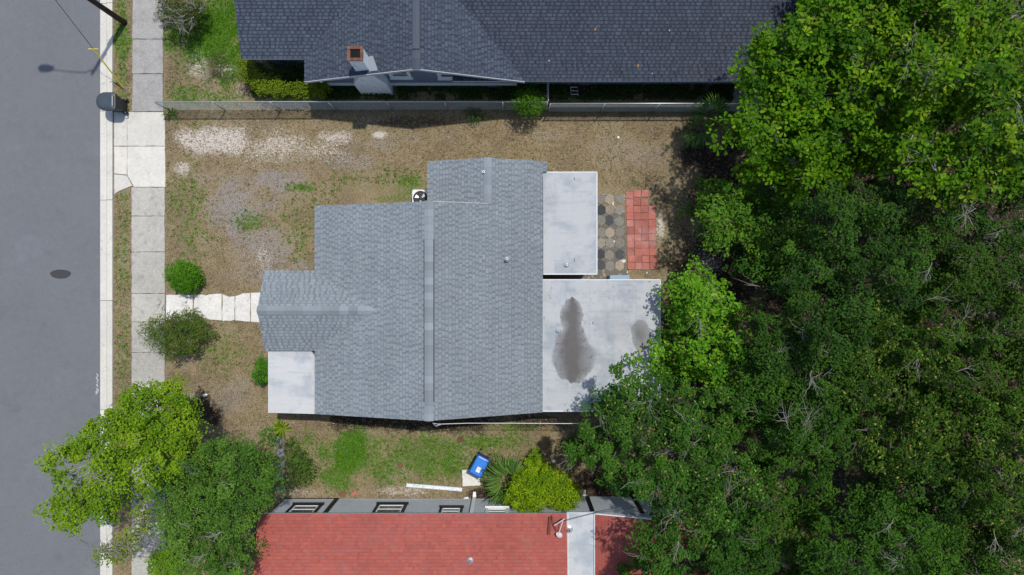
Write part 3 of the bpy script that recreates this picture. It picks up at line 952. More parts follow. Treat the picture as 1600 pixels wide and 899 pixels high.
fr = flat_roof(house, 849, 933, 269, 429, 2.5, M['membrane_north'], (870, 897), label='white flat rear roof beside the hexagonal pavers')
vent_pipe(fr, *W(885, 414, 2.52), r=.05, h=.2)
for (a, b) in ((897, 277), (897, 404)):
    MB().tube([W(a, b, 2.52), W(a + 1, b + 5, 2.53)], .012, 5).build('patch_mark', M['steel_dark'], fr)
fr2 = flat_roof(house, 848, 1032, 437, 643, 2.55, M['membrane_south'], (887, 923, 960, 996), label='stained white flat rear roof with brown puddle marks')
vent_pipe(fr2, *W(872, 517, 2.57), r=.05, h=.18)
MB().tube([W(926, 503, 2.57), W(927, 507, 2.58)], .015, 5).build('patch_mark', M['steel_dark'], fr2)
walls_box(house, 1.32, 3.4, .72, 4.7, 2.32, M['stucco'])
walls_box(house, 1.32, 6.05, -5.0, .2, 2.37, M['stucco'])
# rounded flat porch roof at the south-west corner
z = 2.58
pts = [W(419, 645, z), W(492, 647, z), W(493, 566, z), W(491, 556, z), W(487, 550, z), W(480, 548, z), W(419, 548, z)]
pr = MB().prism([(p[0], p[1]) for p in pts], z - .14, z).build('porch_roof', M['fascia_white'], house, label='white flat porch roof with a rounded corner')
c = [sum(p[0] for p in pts) / 7, sum(p[1] for p in pts) / 7]
MB().prism([(c[0] + (p[0] - c[0]) * .985, c[1] + (p[1] - c[1]) * .985) for p in pts], z + .001, z + .012, .004).build('roof_sheet', M['membrane_porch'], pr)
MB().box(W(441, 0, z)[0], W(442, 0, z)[0], W(0, 643, z)[1], W(0, 550, z)[1], z + .012, z + .017).build('seam', M['membrane_porch'], pr)
MB().box(-10.1, -9.95, -5.0, -4.85, 0, 2.42).build('porch_post', M['white_paint'], house)
# loose service cable and bracket along the south wall
cb = MB()
cp = [W(676, 661, 3.2), W(684, 663, 3.0), W(730, 661.5, 2.9), W(800, 661.5, 2.85), W(860, 662, 2.8), W(905, 662, 2.75)]
cb.tube(cp, .013, 6)
cb.build('service_cable', M['white_paint'], house)
MB().tube([W(676, 661, 3.2), W(681, 666, 3.1), W(690, 663, 3.0)], .02, 6).build('cable_bracket', M['metal'], house)

# ---- the north house
nh = thing('dark_roofed_house', 'house with dark blue-grey shingle roof and white chimney at the top edge', 'house', (0, 12, 0))
GX = -3.79; GZ = 4.38; GW = -8.71; GE = .54; GY = 8.64; GB = 15.0
ES = .35; EYE = 8.67; WYE = 9.61
roof = MB()
roof.slab3([(GW, GY, EZ), (GX, GY, GZ), (GX, GB, GZ), (GW, GB, EZ)], .14)
roof.slab3([(GX + .001, GY, GZ), (GE, GY, EZ), (GE, GB, EZ), (GX + .001, GB, GZ)], .14)
XEe = W(1268, 0, 2.7)[0]
top = 13.4
roof.slab3([(-2.5, EYE + .002, EZ - .002), (XEe, EYE + .002, EZ - .002), (XEe, top, EZ + ES * (top - EYE)), (-2.5, top, EZ + ES * (top - EYE))], .14)
roof.slab3([(-11.37, WYE, EZ - .002), (-5.0, WYE, EZ - .002), (-5.0, top + .9, EZ + ES * (top + .9 - WYE)), (-11.37, top + .9, EZ + ES * (top + .9 - WYE))], .14)
roof.slab3([(-2.5, top, EZ + ES * (top - EYE) - .003), (XEe, top, EZ + ES * (top - EYE) - .003), (XEe, 18.1, EZ), (-2.5, 18.1, EZ)], .14)
roof.slab3([(-11.37, top + .9, EZ + ES * (top + .9 - WYE)), (-2.6, top + .9, EZ + ES * (top + .9 - WYE)), (-2.6, 19, EZ), (-11.37, 19, EZ)], .14)
roof_n = roof.build('roof', M['fascia_grey'], nh)
mb = MB()
D2 = [(c[0] * 1.12, c[1] * 1.16, c[2] * 1.16) for c in DARK]
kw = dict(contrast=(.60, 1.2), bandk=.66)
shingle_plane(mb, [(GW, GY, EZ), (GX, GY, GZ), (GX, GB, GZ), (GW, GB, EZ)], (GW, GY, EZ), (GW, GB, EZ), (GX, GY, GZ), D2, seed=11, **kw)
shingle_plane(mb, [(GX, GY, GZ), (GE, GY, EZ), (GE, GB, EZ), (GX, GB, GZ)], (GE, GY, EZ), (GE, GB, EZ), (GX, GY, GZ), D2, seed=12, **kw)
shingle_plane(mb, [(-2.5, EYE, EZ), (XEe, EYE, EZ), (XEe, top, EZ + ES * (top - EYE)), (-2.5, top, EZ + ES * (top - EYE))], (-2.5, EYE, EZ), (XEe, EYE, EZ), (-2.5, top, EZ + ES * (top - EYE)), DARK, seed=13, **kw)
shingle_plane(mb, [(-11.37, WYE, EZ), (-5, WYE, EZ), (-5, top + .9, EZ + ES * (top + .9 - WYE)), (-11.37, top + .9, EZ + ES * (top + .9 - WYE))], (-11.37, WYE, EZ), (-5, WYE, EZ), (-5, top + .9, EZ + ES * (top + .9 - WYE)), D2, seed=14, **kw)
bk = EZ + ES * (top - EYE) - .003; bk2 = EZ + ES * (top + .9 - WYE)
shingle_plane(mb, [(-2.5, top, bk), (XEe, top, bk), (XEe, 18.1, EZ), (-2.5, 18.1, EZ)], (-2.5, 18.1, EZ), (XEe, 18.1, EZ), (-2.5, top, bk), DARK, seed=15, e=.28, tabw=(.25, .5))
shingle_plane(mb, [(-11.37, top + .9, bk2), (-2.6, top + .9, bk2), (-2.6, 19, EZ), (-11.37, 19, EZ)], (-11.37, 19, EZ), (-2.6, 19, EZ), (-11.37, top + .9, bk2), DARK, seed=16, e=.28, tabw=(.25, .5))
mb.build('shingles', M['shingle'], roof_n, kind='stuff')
ridge_caps((GX, GY - .01, GZ), (GX, 9.42, GZ), (1, 0, 0), M['ridge_dark'], roof_n, .33, .33, .37, lift=.022)
rv = MB()
rv.add([(GX - .14, 9.42, GZ - .03), (GX + .14, 9.42, GZ - .03), (GX + .14, 9.42, GZ + .05), (GX, 9.42, GZ + .085), (GX - .14, 9.42, GZ + .05),
        (GX - .14, GB, GZ - .03), (GX + .14, GB, GZ - .03), (GX + .14, GB, GZ + .05), (GX, GB, GZ + .085), (GX - .14, GB, GZ + .05)],
       [(0, 1, 2, 3, 4), (9, 8, 7, 6, 5), (1, 6, 7, 2), (2, 7, 8, 3), (3, 8, 9, 4), (4, 9, 5, 0)])
rv.build('ridge_vent', M['ridge_dark'], roof_n)
# rake trim on the front gable
tr = MB()
for (xa, za, xb, zb) in ((GW, EZ, GX, GZ), (GX, GZ, GE, EZ)):
    tr.add([(xa, GY - .02, za + .02), (xb, GY - .02, zb + .02), (xb, GY - .02, zb - .16), (xa, GY - .02, za - .16),
            (xa, GY + .004, za + .025), (xb, GY + .004, zb + .025)], [(3, 2, 1, 0), (0, 1, 5, 4)])
tr.build('rake_trim', M['fascia_grey'], roof_n)
WY = 9.2
MB().box(-8.3, .2, WY, WY + .2, 0, 2.6).build('wall', M['blue_wall'], nh)
MB().add([(-8.3, WY, 2.6), (.2, WY, 2.6), (GX, WY, 4.2), (-8.3, WY + .2, 2.6), (.2, WY + .2, 2.6), (GX, WY + .2, 4.2)],
         [(0, 1, 2), (5, 4, 3), (0, 3, 4, 1), (1, 4, 5, 2), (2, 5, 3, 0)]).build('gable_wall', M['blue_wall'], nh)
MB().box(.203, XEe - .4, 9.3, 9.5, 0, 2.55).build('wall', M['blue_wall'], nh)
MB().box(-11.0, -8.303, 10.15, 10.35, 0, 2.6).build('wall', M['blue_wall'], nh)
MB().box(-11.0, -10.8, 10.352, 18.4, 0, 2.6).build('wall', M['blue_wall'], nh)
MB().box(XEe - .6, XEe - .4, 9.503, 17.7, 0, 2.55).build('wall', M['blue_wall'], nh)
MB().box(-10.798, XEe - .6, 17.5, 17.7, 0, 2.5).build('wall', M['blue_wall'], nh)
MB().box(-8.32, .22, WY - .05, WY - .002, .45, .70).build('skirt_board', M['white_paint'], nh)


def window(parent, x0, x1, z0, z1, y, face, outer, trim=.11, inner=.055):
    """window in an east-west wall; face = -1 looks south, +1 looks north"""
    t = .035
    def ring(a0, a1, b0, b1, w, ya, yb):
        m = MB()
        lo, hi = min(ya, yb), max(ya, yb)
        m.box(a0, a1, lo, hi, b0, b0 + w); m.box(a0, a1, lo, hi, b1 - w, b1)
        m.box(a0, a0 + w, lo, hi, b0 + w + .001, b1 - w - .001); m.box(a1 - w, a1, lo, hi, b0 + w + .001, b1 - w - .001)
        return m
    wn_ = ring(x0, x1, z0, z1, trim, y + face * .002, y + face * (t + .02)).build('window', M[outer], parent)
    a0, a1, b0, b1 = x0 + trim + .002, x1 - trim - .002, z0 + trim + .002, z1 - trim - .002
    fr_ = ring(a0, a1, b0, b1, inner, y + face * .002, y + face * t)
    fr_.box(a0 + inner + .001, a1 - inner - .001, min(y + face * .003, y + face * .03), max(y + face * .003, y + face * .03), (b0 + b1) / 2 - .02, (b0 + b1) / 2 + .02)
    fr_.build('frame', M['white_paint'], wn_)
    MB().box(a0 + inner, a1 - inner, min(y + face * .002, y + face * .012), max(y + face * .002, y + face * .012), b0 + inner, b1 - inner).build('pane', M['glass'], wn_)
    MB().box(x0 - .04, x1 + .04, min(y, y + face * .11), max(y, y + face * .11), z0 - .05, z0 - .004).build('sill', M['white_paint' if outer == 'white_paint' else outer], wn_)


window(nh, -5.30, -4.36, 1.55, 2.5, WY, -1, 'white_paint', .1)
window(nh, -3.22, -1.55, 1.45, 2.5, WY, -1, 'white_paint', .1)
window(nh, 1.2, 1.9, 1.2, 2.2, 9.3, -1, 'white_paint', .08)
# chimney: wide base with sloped shoulders, narrow stack, brick rim
ch = MB()
xs0, xs1 = -6.90, -5.46
ch.box(xs0, xs1, 8.86, WY - .003, 0, 1.55)
ch.add([(xs0, 8.86, 1.551), (xs1, 8.86, 1.551), (xs1, WY - .003, 1.551), (xs0, WY - .003, 1.551),
        (-6.40, 8.86, 2.75), (-5.78, 8.86, 2.75), (-5.78, WY - .003, 2.75), (-6.40, WY - .003, 2.75)],
       [(0, 1, 5, 4), (1, 2, 6, 5), (2, 3, 7, 6), (3, 0, 4, 7), (4, 5, 6, 7)])
ch.box(-6.36, -5.80, 8.82, 9.33, 2.752, 4.84)
cho = ch.build('chimney', M['chimney_paint'], nh)
cz = 4.842
for i in range(4):   # rim of brick round the flue, single bricks
    pass
bx0, bx1, by0, by1 = -6.385, -5.775, 8.795, 9.355
nb = 5
for k in range(nb):
    a = bx0 + (bx1 - bx0) * k / nb; b = bx0 + (bx1 - bx0) * (k + 1) / nb - .008
    MB().box(a, b, by0, by0 + .11, cz, cz + .075 + random.uniform(0, .01)).build('brick', M['brick'], cho)
    MB().box(a, b, by1 - .11, by1, cz, cz + .075 + random.uniform(0, .01)).build('brick', M['brick'], cho)
for k in range(3):
    a = by0 + .118 + (by1 - by0 - .236) * k / 3; b = by0 + .118 + (by1 - by0 - .236) * (k + 1) / 3 - .006
    MB().box(bx0, bx0 + .11, a, b, cz, cz + .075 + random.uniform(0, .01)).build('brick', M['brick'], cho)
    MB().box(bx1 - .11, bx1, a, b, cz, cz + .075 + random.uniform(0, .01)).build('brick', M['brick'], cho)
MB().box(bx0 + .112, bx1 - .112, by0 + .112, by1 - .112, cz + .001, cz + .006).build('flue', M['soot'], cho)
MB().add([(-5.795, 8.80, 3.80), (-5.25, 8.70, 3.61), (-5.25, 8.95, 3.61), (-5.795, 9.35, 3.80)], [(0, 1, 2, 3)])
fl = MB()
fl.slab3([(-5.79, 8.75, GZ - .3415 * 2.0 + .035), (-5.40, 8.75, GZ - .3415 * 1.61 + .035), (-5.62, 9.36, GZ - .3415 * 1.83 + .035), (-5.79, 9.36, GZ - .3415 * 2.0 + .035)], .02)
fl.build('flashing', M['ridge_grey'], cho)
p = W(502, 128, 2.3)
MB().tube([(p[0], 8.75, 2.3), (p[0], 9.2, 2.25)], .06, 8).build('soffit_pipe', M['white_paint'], nh)

# ---- the south house
sh = thing('red_roofed_house', 'house with faded red shingle roof and grey clapboard walls at the bottom edge', 'house', (-4, -12, 0))
RYE = -9.50; RXW = -10.67; RXE = 2.29; RSL = .22
roof = MB()
rt = -14.5
roof.slab3([(RXW, RYE, EZ), (RXE, RYE, EZ), (RXE, rt, EZ + RSL * (RYE - rt)), (RXW, rt, EZ + RSL * (RYE - rt))][::-1], .12)
roof.slab3([(RXW, rt - .001, EZ + RSL * (RYE - rt)), (RXE, rt - .001, EZ + RSL * (RYE - rt)), (RXE, -19.5, EZ), (RXW, -19.5, EZ)][::-1], .12)
AW = 3.52; AZ = 2.5; AR = 5.95; ARZ = 3.2; AE = 8.3; AY = -9.56
roof.slab3([(AW, -15, AZ), (AR, -15, ARZ), (AR, AY, ARZ), (AW, AY, AZ)], .12)
roof.slab3([(AR + .001, -15, ARZ), (AE, -15, AZ), (AE, AY, AZ), (AR + .001, AY, ARZ)], .12)
roof_s = roof.build('roof', M['fascia_grey'], sh)
mb = MB()
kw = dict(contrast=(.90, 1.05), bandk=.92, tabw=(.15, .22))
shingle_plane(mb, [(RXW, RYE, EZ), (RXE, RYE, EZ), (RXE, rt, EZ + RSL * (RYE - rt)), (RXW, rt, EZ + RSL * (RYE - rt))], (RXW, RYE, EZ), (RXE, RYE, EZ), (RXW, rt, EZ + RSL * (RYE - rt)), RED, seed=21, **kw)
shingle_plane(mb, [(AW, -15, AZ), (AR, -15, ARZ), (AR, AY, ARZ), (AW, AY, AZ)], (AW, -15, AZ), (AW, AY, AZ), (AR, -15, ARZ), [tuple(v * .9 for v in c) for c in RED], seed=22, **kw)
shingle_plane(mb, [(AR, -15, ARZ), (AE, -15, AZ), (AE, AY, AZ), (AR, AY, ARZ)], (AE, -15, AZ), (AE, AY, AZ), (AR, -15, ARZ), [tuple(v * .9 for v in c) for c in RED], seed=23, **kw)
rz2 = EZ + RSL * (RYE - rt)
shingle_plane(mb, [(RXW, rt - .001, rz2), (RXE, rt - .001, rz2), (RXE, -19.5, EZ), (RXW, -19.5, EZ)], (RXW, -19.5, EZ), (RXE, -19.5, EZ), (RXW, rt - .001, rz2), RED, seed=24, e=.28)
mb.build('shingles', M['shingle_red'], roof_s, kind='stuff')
ridge_caps((AR, AY, ARZ), (AR, -15, ARZ), (1, 0, 0), M['ridge_red'], roof_s, .36, .3, .3)
MB().box(AW - .02, AR, AY + .002, AY + .03, AZ - .16, AZ - .1)
rk = MB()
rk.add([(AW, AY + .02, AZ + .03), (AR, AY + .02, ARZ + .03), (AR, AY + .02, ARZ - .14), (AW, AY + .02, AZ - .14), (AW, AY - .03, AZ + .03), (AR, AY - .03, ARZ + .03)],
       [(0, 1, 2, 3), (4, 5, 1, 0)])
rk.build('rake_trim', M['fascia_white'], roof_s)
vp = W(735, 874, 3.0)
vent_pipe(roof_s, vp[0], vp[1], EZ + RSL * (RYE - vp[1]) + .02, r=.05, h=.25)
# white membrane band between the two red roofs
bz = 2.62
b0 = W(885.5, 0, bz)[0]; b1 = W(929, 0, bz)[0]
bd = MB().box(b0 + .002, b1, -16, W(0, 801, bz)[1], bz - .12, bz).build('flat_roof', M['fascia_white'], sh, label='white membrane strip between the two red roofs')
MB().box(b0 + .02, b1 - .03, -15.9, W(0, 802, bz)[1], bz + .001, bz + .012).build('roof_sheet', M['membrane_band'], bd)
MB().box(b1 - .03, b1 + .005, -16, W(0, 800.5, bz)[1] + .01, bz - .1, bz + .10).build('edge_strip', M['fascia_white'], bd)
MB().box(b0 + .03, b0 + .07, -16, W(0, 803, bz)[1], bz + .012, bz + .03).build('edge_strip', M['fascia_white'], bd)
vv = W(889, 827, bz)
vent_pipe(bd, vv[0], vv[1], bz + .01, r=.07, h=.2)
# walls with real clapboards
SY = -9.72


def clapboards(x0, x1, y, z0, z1, face, step=.14):
    m = MB()
    z = z0
    while z < z1 - .02:
        a = min(z + step, z1)
        yo = y + face * .022; yi = y + face * .004
        m.add([(x0, yo, z), (x1, yo, z), (x1, yi, a), (x0, yi, a), (x0, y, z), (x1, y, z)],
              [(0, 1, 2, 3), (4, 5, 1, 0)] if face < 0 else [(3, 2, 1, 0), (0, 1, 5, 4)])
        z += step
    return m


MB().box(-10.4, 2.2, SY - .2, SY - .002, 0, 2.68).build('wall', M['grey_siding'], sh)
clapboards(-10.4, 2.2, SY, .12, 2.66, 1).build('clapboards', M['grey_siding'], sh, kind='stuff')
MB().box(-10.42, 2.2, SY + .001, SY + .03, 0, .118).build('skirt_board', M['grey_siding'], sh)
MB().box(-10.4, -10.2, -19.2, SY - .203, 0, 2.65).build('wall', M['grey_siding'], sh)
MB().box(-10.198, 8.0, -19.2, -19.0, 0, 2.6).build('wall', M['grey_siding'], sh)
cbx = xg(527)
MB().box(cbx - .10, cbx + .10, SY + .024, SY + .06, 0, 2.66).build('corner_board', M['black_paint'], sh)
MB().box(-10.42, cbx - .101, SY + .031, SY + .05, .02, .10).build('base_trim', M['black_paint'], sh)
window(sh, -9.75, -8.42, .95, 2.2, SY + .024, 1, 'black_paint', .13)
window(sh, -6.02, -4.66, .88, 2.2, SY + .024, 1, 'black_paint', .13)
window(sh, -3.15, -2.15, 1.35, 2.3, SY + .024, 1, 'black_paint', .10)
window(sh, -1.15, -.15, 1.45, 2.3, SY + .024, 1, 'white_paint', .10)
ds = MB()
ds.box(-1.80, -1.64, SY + .03, SY + .15, .15, 2.6)
ds.add([(-1.80, SY + .03, .15), (-1.64, SY + .03, .15), (-1.64, SY + .15, .15), (-1.80, SY + .15, .15), (-1.78, SY + .25, .02), (-1.66, SY + .25, .02), (-1.66, SY + .35, .06), (-1.78, SY + .35, .06)],
       [(0, 1, 5, 4), (1, 2, 6, 5), (2, 3, 7, 6), (3, 0, 4, 7)])
ds.build('downspout', M['white_paint'], sh)
# annex walls
AWY = -9.62
MB().box(2.203, 7.9, AWY - .2, AWY - .002, 0, 2.36).build('wall', M['grey_siding'], sh)
clapboards(2.45, 7.9, AWY, .02, 2.35, 1).build('clapboards', M['grey_siding'], sh, kind='stuff')
for cx_ in (3.45, 5.55):
    MB().box(cx_ - .09, cx_ + .09, AWY + .024, AWY + .05, 0, 2.36).build('corner_board', M['black_paint'], sh)
MB().box(7.7, 7.9, -15, AWY - .203, 0, 2.36).build('wall', M['grey_siding'], sh)
MB().box(xg(893), xg(915), AWY + .05, yg(765), 0, .06).build('door_step', M['old_concrete'], sh)

# ------------------------------------------------------------------ plants
def smoothed(lo, hi, t): return tuple(a + (b - a) * t for a, b in zip(lo, hi))


def in_poly(px, py, poly):
    c = False
    n = len(poly)
    j = n - 1
    for i in range(n):
        xi, yi = poly[i]; xj, yj = poly[j]
        if (yi > py) != (yj > py) and px < (xj - xi) * (py - yi) / (yj - yi) + xi: c = not c
        j = i
    return c


def clump_points(poly, spacing, z_mid, z_dome, seed, jitter_z=.5, holes=()):
    """clump centres filling an outline (photo px) on a domed canopy"""
    rnd = random.Random(seed)
    xs = [p[0] for p in poly]; ys = [p[1] for p in poly]
    cx, cy = sum(xs) / len(xs), sum(ys) / len(ys)
    R = max(max(xs) - min(xs), max(ys) - min(ys)) / 2
    pts = []
    tries = 0
    while tries < 2600:
        tries += 1
        x = rnd.uniform(min(xs), max(xs)); y = rnd.uniform(min(ys), max(ys))
        if not in_poly(x, y, poly): continue
        if any((x - a) ** 2 + (y - b) ** 2 < r * r for a, b, r in holes): continue
        if any((x - p[0]) ** 2 + (y - p[1]) ** 2 < spacing ** 2 for p in pts): continue
        d = math.hypot(x - cx, y - cy) / R
        z = z_mid + z_dome * (1 - d * d) + rnd.gauss(0, jitter_z)
        pts.append((x, y, max(.25, z)))
    return [W(*p) for p in pts], W(cx, cy, z_mid)


def crown_leaves(cl, rad, n_leaf, L, Wd, lo, hi, seed, flat=.7, up=.7, whorl=0, accent=None):
    """leaf cloud; cl = clump centres (N,3); rad = clump radius; whorl>0 sets leaves in rosettes of that many"""
    rng = np.random.default_rng(seed)
    C = np.array(cl); n = len(C)
    rr = rad * rng.uniform(.55, 1.4, n)
    P = []; Nn = []; K = []
    lo = np.array(lo); hi = np.array(hi)
    cm = rng.uniform(0, 1, n)                       # clump tint (young / old growth)
    m = n * n_leaf
    ci = np.repeat(np.arange(n), n_leaf)
    d = rng.normal(0, 1, (m, 3)); d /= np.linalg.norm(d, axis=1, keepdims=True)
    d[:, 2] = np.where(d[:, 2] < -.25, -d[:, 2], d[:, 2])
    rad_f = rng.uniform(.35, 1.05, (m, 1)) ** .6
    # lobed outline of each clump
    ph = rng.uniform(0, 6.28, n)[ci]
    az = np.arctan2(d[:, 1], d[:, 0])
    lob = 1 + .28 * np.sin(az * 3 + ph) + .18 * np.sin(az * 5 - 2 * ph)
    off = d * rad_f * rr[ci][:, None] * lob[:, None]
    off[:, 2] *= flat
    pos = C[ci] + off
    nor = d * (1 - up) + np.array((0, 0, 1)) * up + rng.normal(0, .35, (m, 3))
    t = np.clip(cm[ci] * .75 + rng.uniform(-.2, .45, m), 0, 1)
    col = lo + (hi - lo) * t[:, None]
    col = col * rng.uniform(.8, 1.2, (m, 1))
    if accent is not None:
        a = rng.uniform(0, 1, m) < accent[1]
        col[a] = np.array(accent[0]) * rng.uniform(.8, 1.2, (a.sum(), 1))
    if whorl:
        k = whorl
        pos = np.repeat(pos, k, 0); nor = np.repeat(nor, k, 0); col = np.repeat(col, k, 0) * rng.uniform(.85, 1.15, (m * k, 1))
        nor = nor / np.linalg.norm(nor, axis=1, keepdims=True)
        r = np.tile(np.array([1., .3, .2]), (m, 1)); r = np.repeat(r, k, 0)
        t1 = r - nor * (r * nor).sum(1, keepdims=True); t1 /= np.linalg.norm(t1, axis=1, keepdims=True)
        b1 = np.cross(nor, t1)
        a = np.tile(np.arange(k) * 2 * np.pi / k, m) + np.repeat(rng.uniform(0, 6.28, m), k) + rng.normal(0, .5, m * k)
        tt = t1 * np.cos(a)[:, None] + b1 * np.sin(a)[:, None]
        sc = rng.uniform(.75, 1.2, (m * k, 1)); l = L * sc; w = Wd * sc
        tt = tt + nor * rng.normal(.12, .35, (m * k, 1)); tt /= np.linalg.norm(tt, axis=1, keepdims=True)
        nor = nor - tt * (nor * tt).sum(1, keepdims=True); nor /= np.linalg.norm(nor, axis=1, keepdims=True)
        bb = np.cross(nor, tt)
        base = pos + tt * l * rng.uniform(.02, .3, (m * k, 1))
        v0 = base; v1 = base + tt * l * .45 + bb * w * .34 + nor * l * .12; v2 = base + tt * l * .80 + bb * w * .46 + nor * l * .12
        v3 = base + tt * l + nor * l * .02; v4 = base + tt * l * .80 - bb * w * .46 + nor * l * .12; v5 = base + tt * l * .45 - bb * w * .34 + nor * l * .12
        vm = base + tt * l * .7 + nor * l * .05
        V = np.stack([v0, v1, v2, v3, v4, v5, vm], 1).reshape(-1, 3)
        i = np.arange(m * k) * 7
        F = np.concatenate([np.stack([i + a_, i + b_, i + 6], 1) for a_, b_ in ((0, 1), (1, 2), (2, 3), (3, 4), (4, 5), (5, 0))])
        return V, F, np.repeat(col, 7, 0)
    return leaf_arrays(pos, nor, L, Wd, col)


def wiggle(a, b, n, amp, rnd):
    a = Vector(a); b = Vector(b)
    out = []
    for i in range(n + 1):
        t = i / n
        p = a.lerp(b, t)
        if 0 < i < n: p = p + Vector((rnd.gauss(0, amp), rnd.gauss(0, amp), rnd.gauss(0, amp * .6)))
        out.append(p)
    return out


def crown_obj(parent, V, F, C, m, name='crown'):
    off = wloc(parent)
    V = V - np.array((off.x, off.y, off.z))
    return link(name, np_mesh(name, V, F, C), m, parent)


def dead_twigs(cl, count, seed, size=1.0):
    """bare sprays: a few fine twigs fanning from one limb end"""
    rnd = random.Random(seed)
    mb = MB()
    for q in range(count):
        c = Vector(rnd.choice(cl)) + Vector((rnd.gauss(0, .35), rnd.gauss(0, .35), .05 + rnd.uniform(0, .3)))
        ang = rnd.uniform(0, 6.28)
        st = c - Vector((math.cos(ang), math.sin(ang), .5)) * .45 * size
        mb.tube(wiggle(st, c, 3, .03, rnd), [.016, .014, .012, .010], 4)
        for k in range(rnd.randint(3, 7)):
            a2 = ang + rnd.gauss(0, .5)
            L = rnd.uniform(.25, .95) * size
            b0 = st.lerp(c, rnd.uniform(.4, 1))
            e = b0 + Vector((math.cos(a2) * L, math.sin(a2) * L, rnd.uniform(-.05, .3)))
            pts = wiggle(b0, e, 4, .05 * L, rnd)
            mb.tube(pts, [.009, .008, .007, .005, .003], 3)
            if rnd.random() < .5:
                a3 = a2 + rnd.choice((-1, 1)) * rnd.uniform(.4, .9); L3 = L * .45
                mb.tube([pts[2], pts[2] + Vector((math.cos(a3) * L3, math.sin(a3) * L3, .06))], [.006, .003], 3)
    return mb


def tree(name, label, poly, z_mid, dome, lo, hi, leaf, n_leaf, spacing, rad, seed, trunk_px=None, trunk_r=.16, whorl=0,
         twigs=6, holes=(), m='leaf', cat='tree', accent=None, flat=.7, up=.7, jz=.75, group='trees', bark='bark', layers=True, twig_size=1.0):
    rnd = random.Random(seed)
    cl, cen = clump_points(poly, spacing, z_mid, dome, seed, jz, holes)
    base = (xg(trunk_px[0]), yg(trunk_px[1]), 0) if trunk_px else (cen[0], cen[1], 0)
    root = thing(name, label, cat, base, group)
    # trunk, limbs, twigs as one branching mesh
    tb = MB()
    fork = Vector((base[0] + (cen[0] - base[0]) * .25 + rnd.gauss(0, .15), base[1] + (cen[1] - base[1]) * .25 + rnd.gauss(0, .15), z_mid * .38))
    tb.tube(wiggle(base, fork, 4, .05, rnd), [trunk_r * 1.25, trunk_r, trunk_r * .92, trunk_r * .86, trunk_r * .8], 8)
    nl = max(3, min(7, len(cl) // 6))
    hubs = []
    for i in range(nl):
        c = Vector(cl[int(i * len(cl) / nl)])
        h = fork.lerp(c, .62) + Vector((0, 0, -.55))
        hubs.append(h)
        tb.tube(wiggle(fork, h, 4, .14, rnd), [trunk_r * .7 * (1 - .14 * k) for k in range(5)], 6)
    for c in cl:
        c = Vector(c)
        h = min(hubs, key=lambda q: (q - c).length)
        c = c + Vector((0, 0, -.22))
        mid = h.lerp(c, .6) + Vector((0, 0, -.35))
        tb.tube([h, mid, c], [trunk_r * .2, trunk_r * .14, trunk_r * .06], 5)
        for _ in range(2):
            e = c + Vector((rnd.gauss(0, rad * .5), rnd.gauss(0, rad * .5), rad * .4))
            tb.tube([c, c.lerp(e, .5) + Vector((0, 0, -.04)), e], [trunk_r * .08, trunk_r * .06, .005], 4)
    tb.build('trunk', M[bark], root, smooth=True)
    V, F, C = crown_leaves(cl, rad, n_leaf, leaf[0], leaf[1], lo, hi, seed, flat, up, whorl, accent)
    if layers:   # sparser lower storey of the crown
        low = [(c[0] * .995 + rnd.gauss(0, .25), c[1] * .995 + rnd.gauss(0, .25), max(.3, c[2] - rnd.uniform(.7, 1.5))) for c in cl]
        V2, F2, C2 = crown_leaves(low, rad * 1.05, max(4, int(n_leaf * .75)), leaf[0], leaf[1], lo, hi, seed + 500, flat, up, whorl, accent)
        F2 = F2 + len(V); V = np.concatenate([V, V2]); F = np.concatenate([F, F2]); C = np.concatenate([C, C2])
    crown_obj(root, V, F, C, M[m])
    if twigs:
        dead_twigs(cl, max(1, int(twigs * .75)), seed + 9, twig_size).build('bare_twigs', M['twig'], root, smooth=True, kind='stuff')
    return root, cl


OAK_LO = (.015, .049, .007); OAK_HI = (.060, .138, .015)
G = 'trees of the dense grove on the right'
A_LO = (.022, .080, .003); A_HI = (.110, .245, .004)
tree('broadleaf_tree', 'bright green broad-leaved tree at the top reaching over the dark roof end',
     [(1172, 62), (1215, 42), (1262, 18), (1290, -40), (1420, -50), (1430, 60), (1420, 160), (1400, 250), (1340, 262), (1262, 290), (1215, 296), (1180, 255), (1158, 205), (1185, 150), (1178, 110)],
     5.0, .8, A_LO, A_HI, (.215, .118), 30, 25, .60, 101, (1240, 160), .2, 5, 14, m='leaf_waxy', group=G, jz=.5, accent=((.17, .27, .01), .10), twig_size=1.1, bark='pale_bark')
tree('broadleaf_tree', 'bright green broad-leaved tree in the top right corner with grey dead branches',
     [(1425, -50), (1640, -50), (1640, 270), (1590, 300), (1520, 290), (1450, 262), (1405, 245), (1420, 160), (1432, 60)],
     6.4, .9, A_LO, (.126, .260, .005), (.205, .115), 27, 25, .60, 102, (1500, 170), .2, 5, 44, m='leaf_waxy', group=G, jz=.85, holes=((1495, 205, 22), (1450, 25, 12)), accent=((.19, .27, .01), .12), twig_size=1.5, bark='pale_bark')
tree('laurel_tree', 'mid-green small tree right of the red patio tiles at the edge of the grove',
     [(1088, 308), (1118, 288), (1146, 290), (1168, 302), (1193, 318), (1206, 345), (1190, 372), (1168, 388), (1138, 372), (1116, 388), (1103, 358), (1096, 330)],
     2.7, .5, (.040, .125, .010), (.120, .250, .020), (.13, .075), 130, 15, .40, 103, (1110, 352), .1, 0, 3, group=G, accent=((.18, .28, .02), .12))
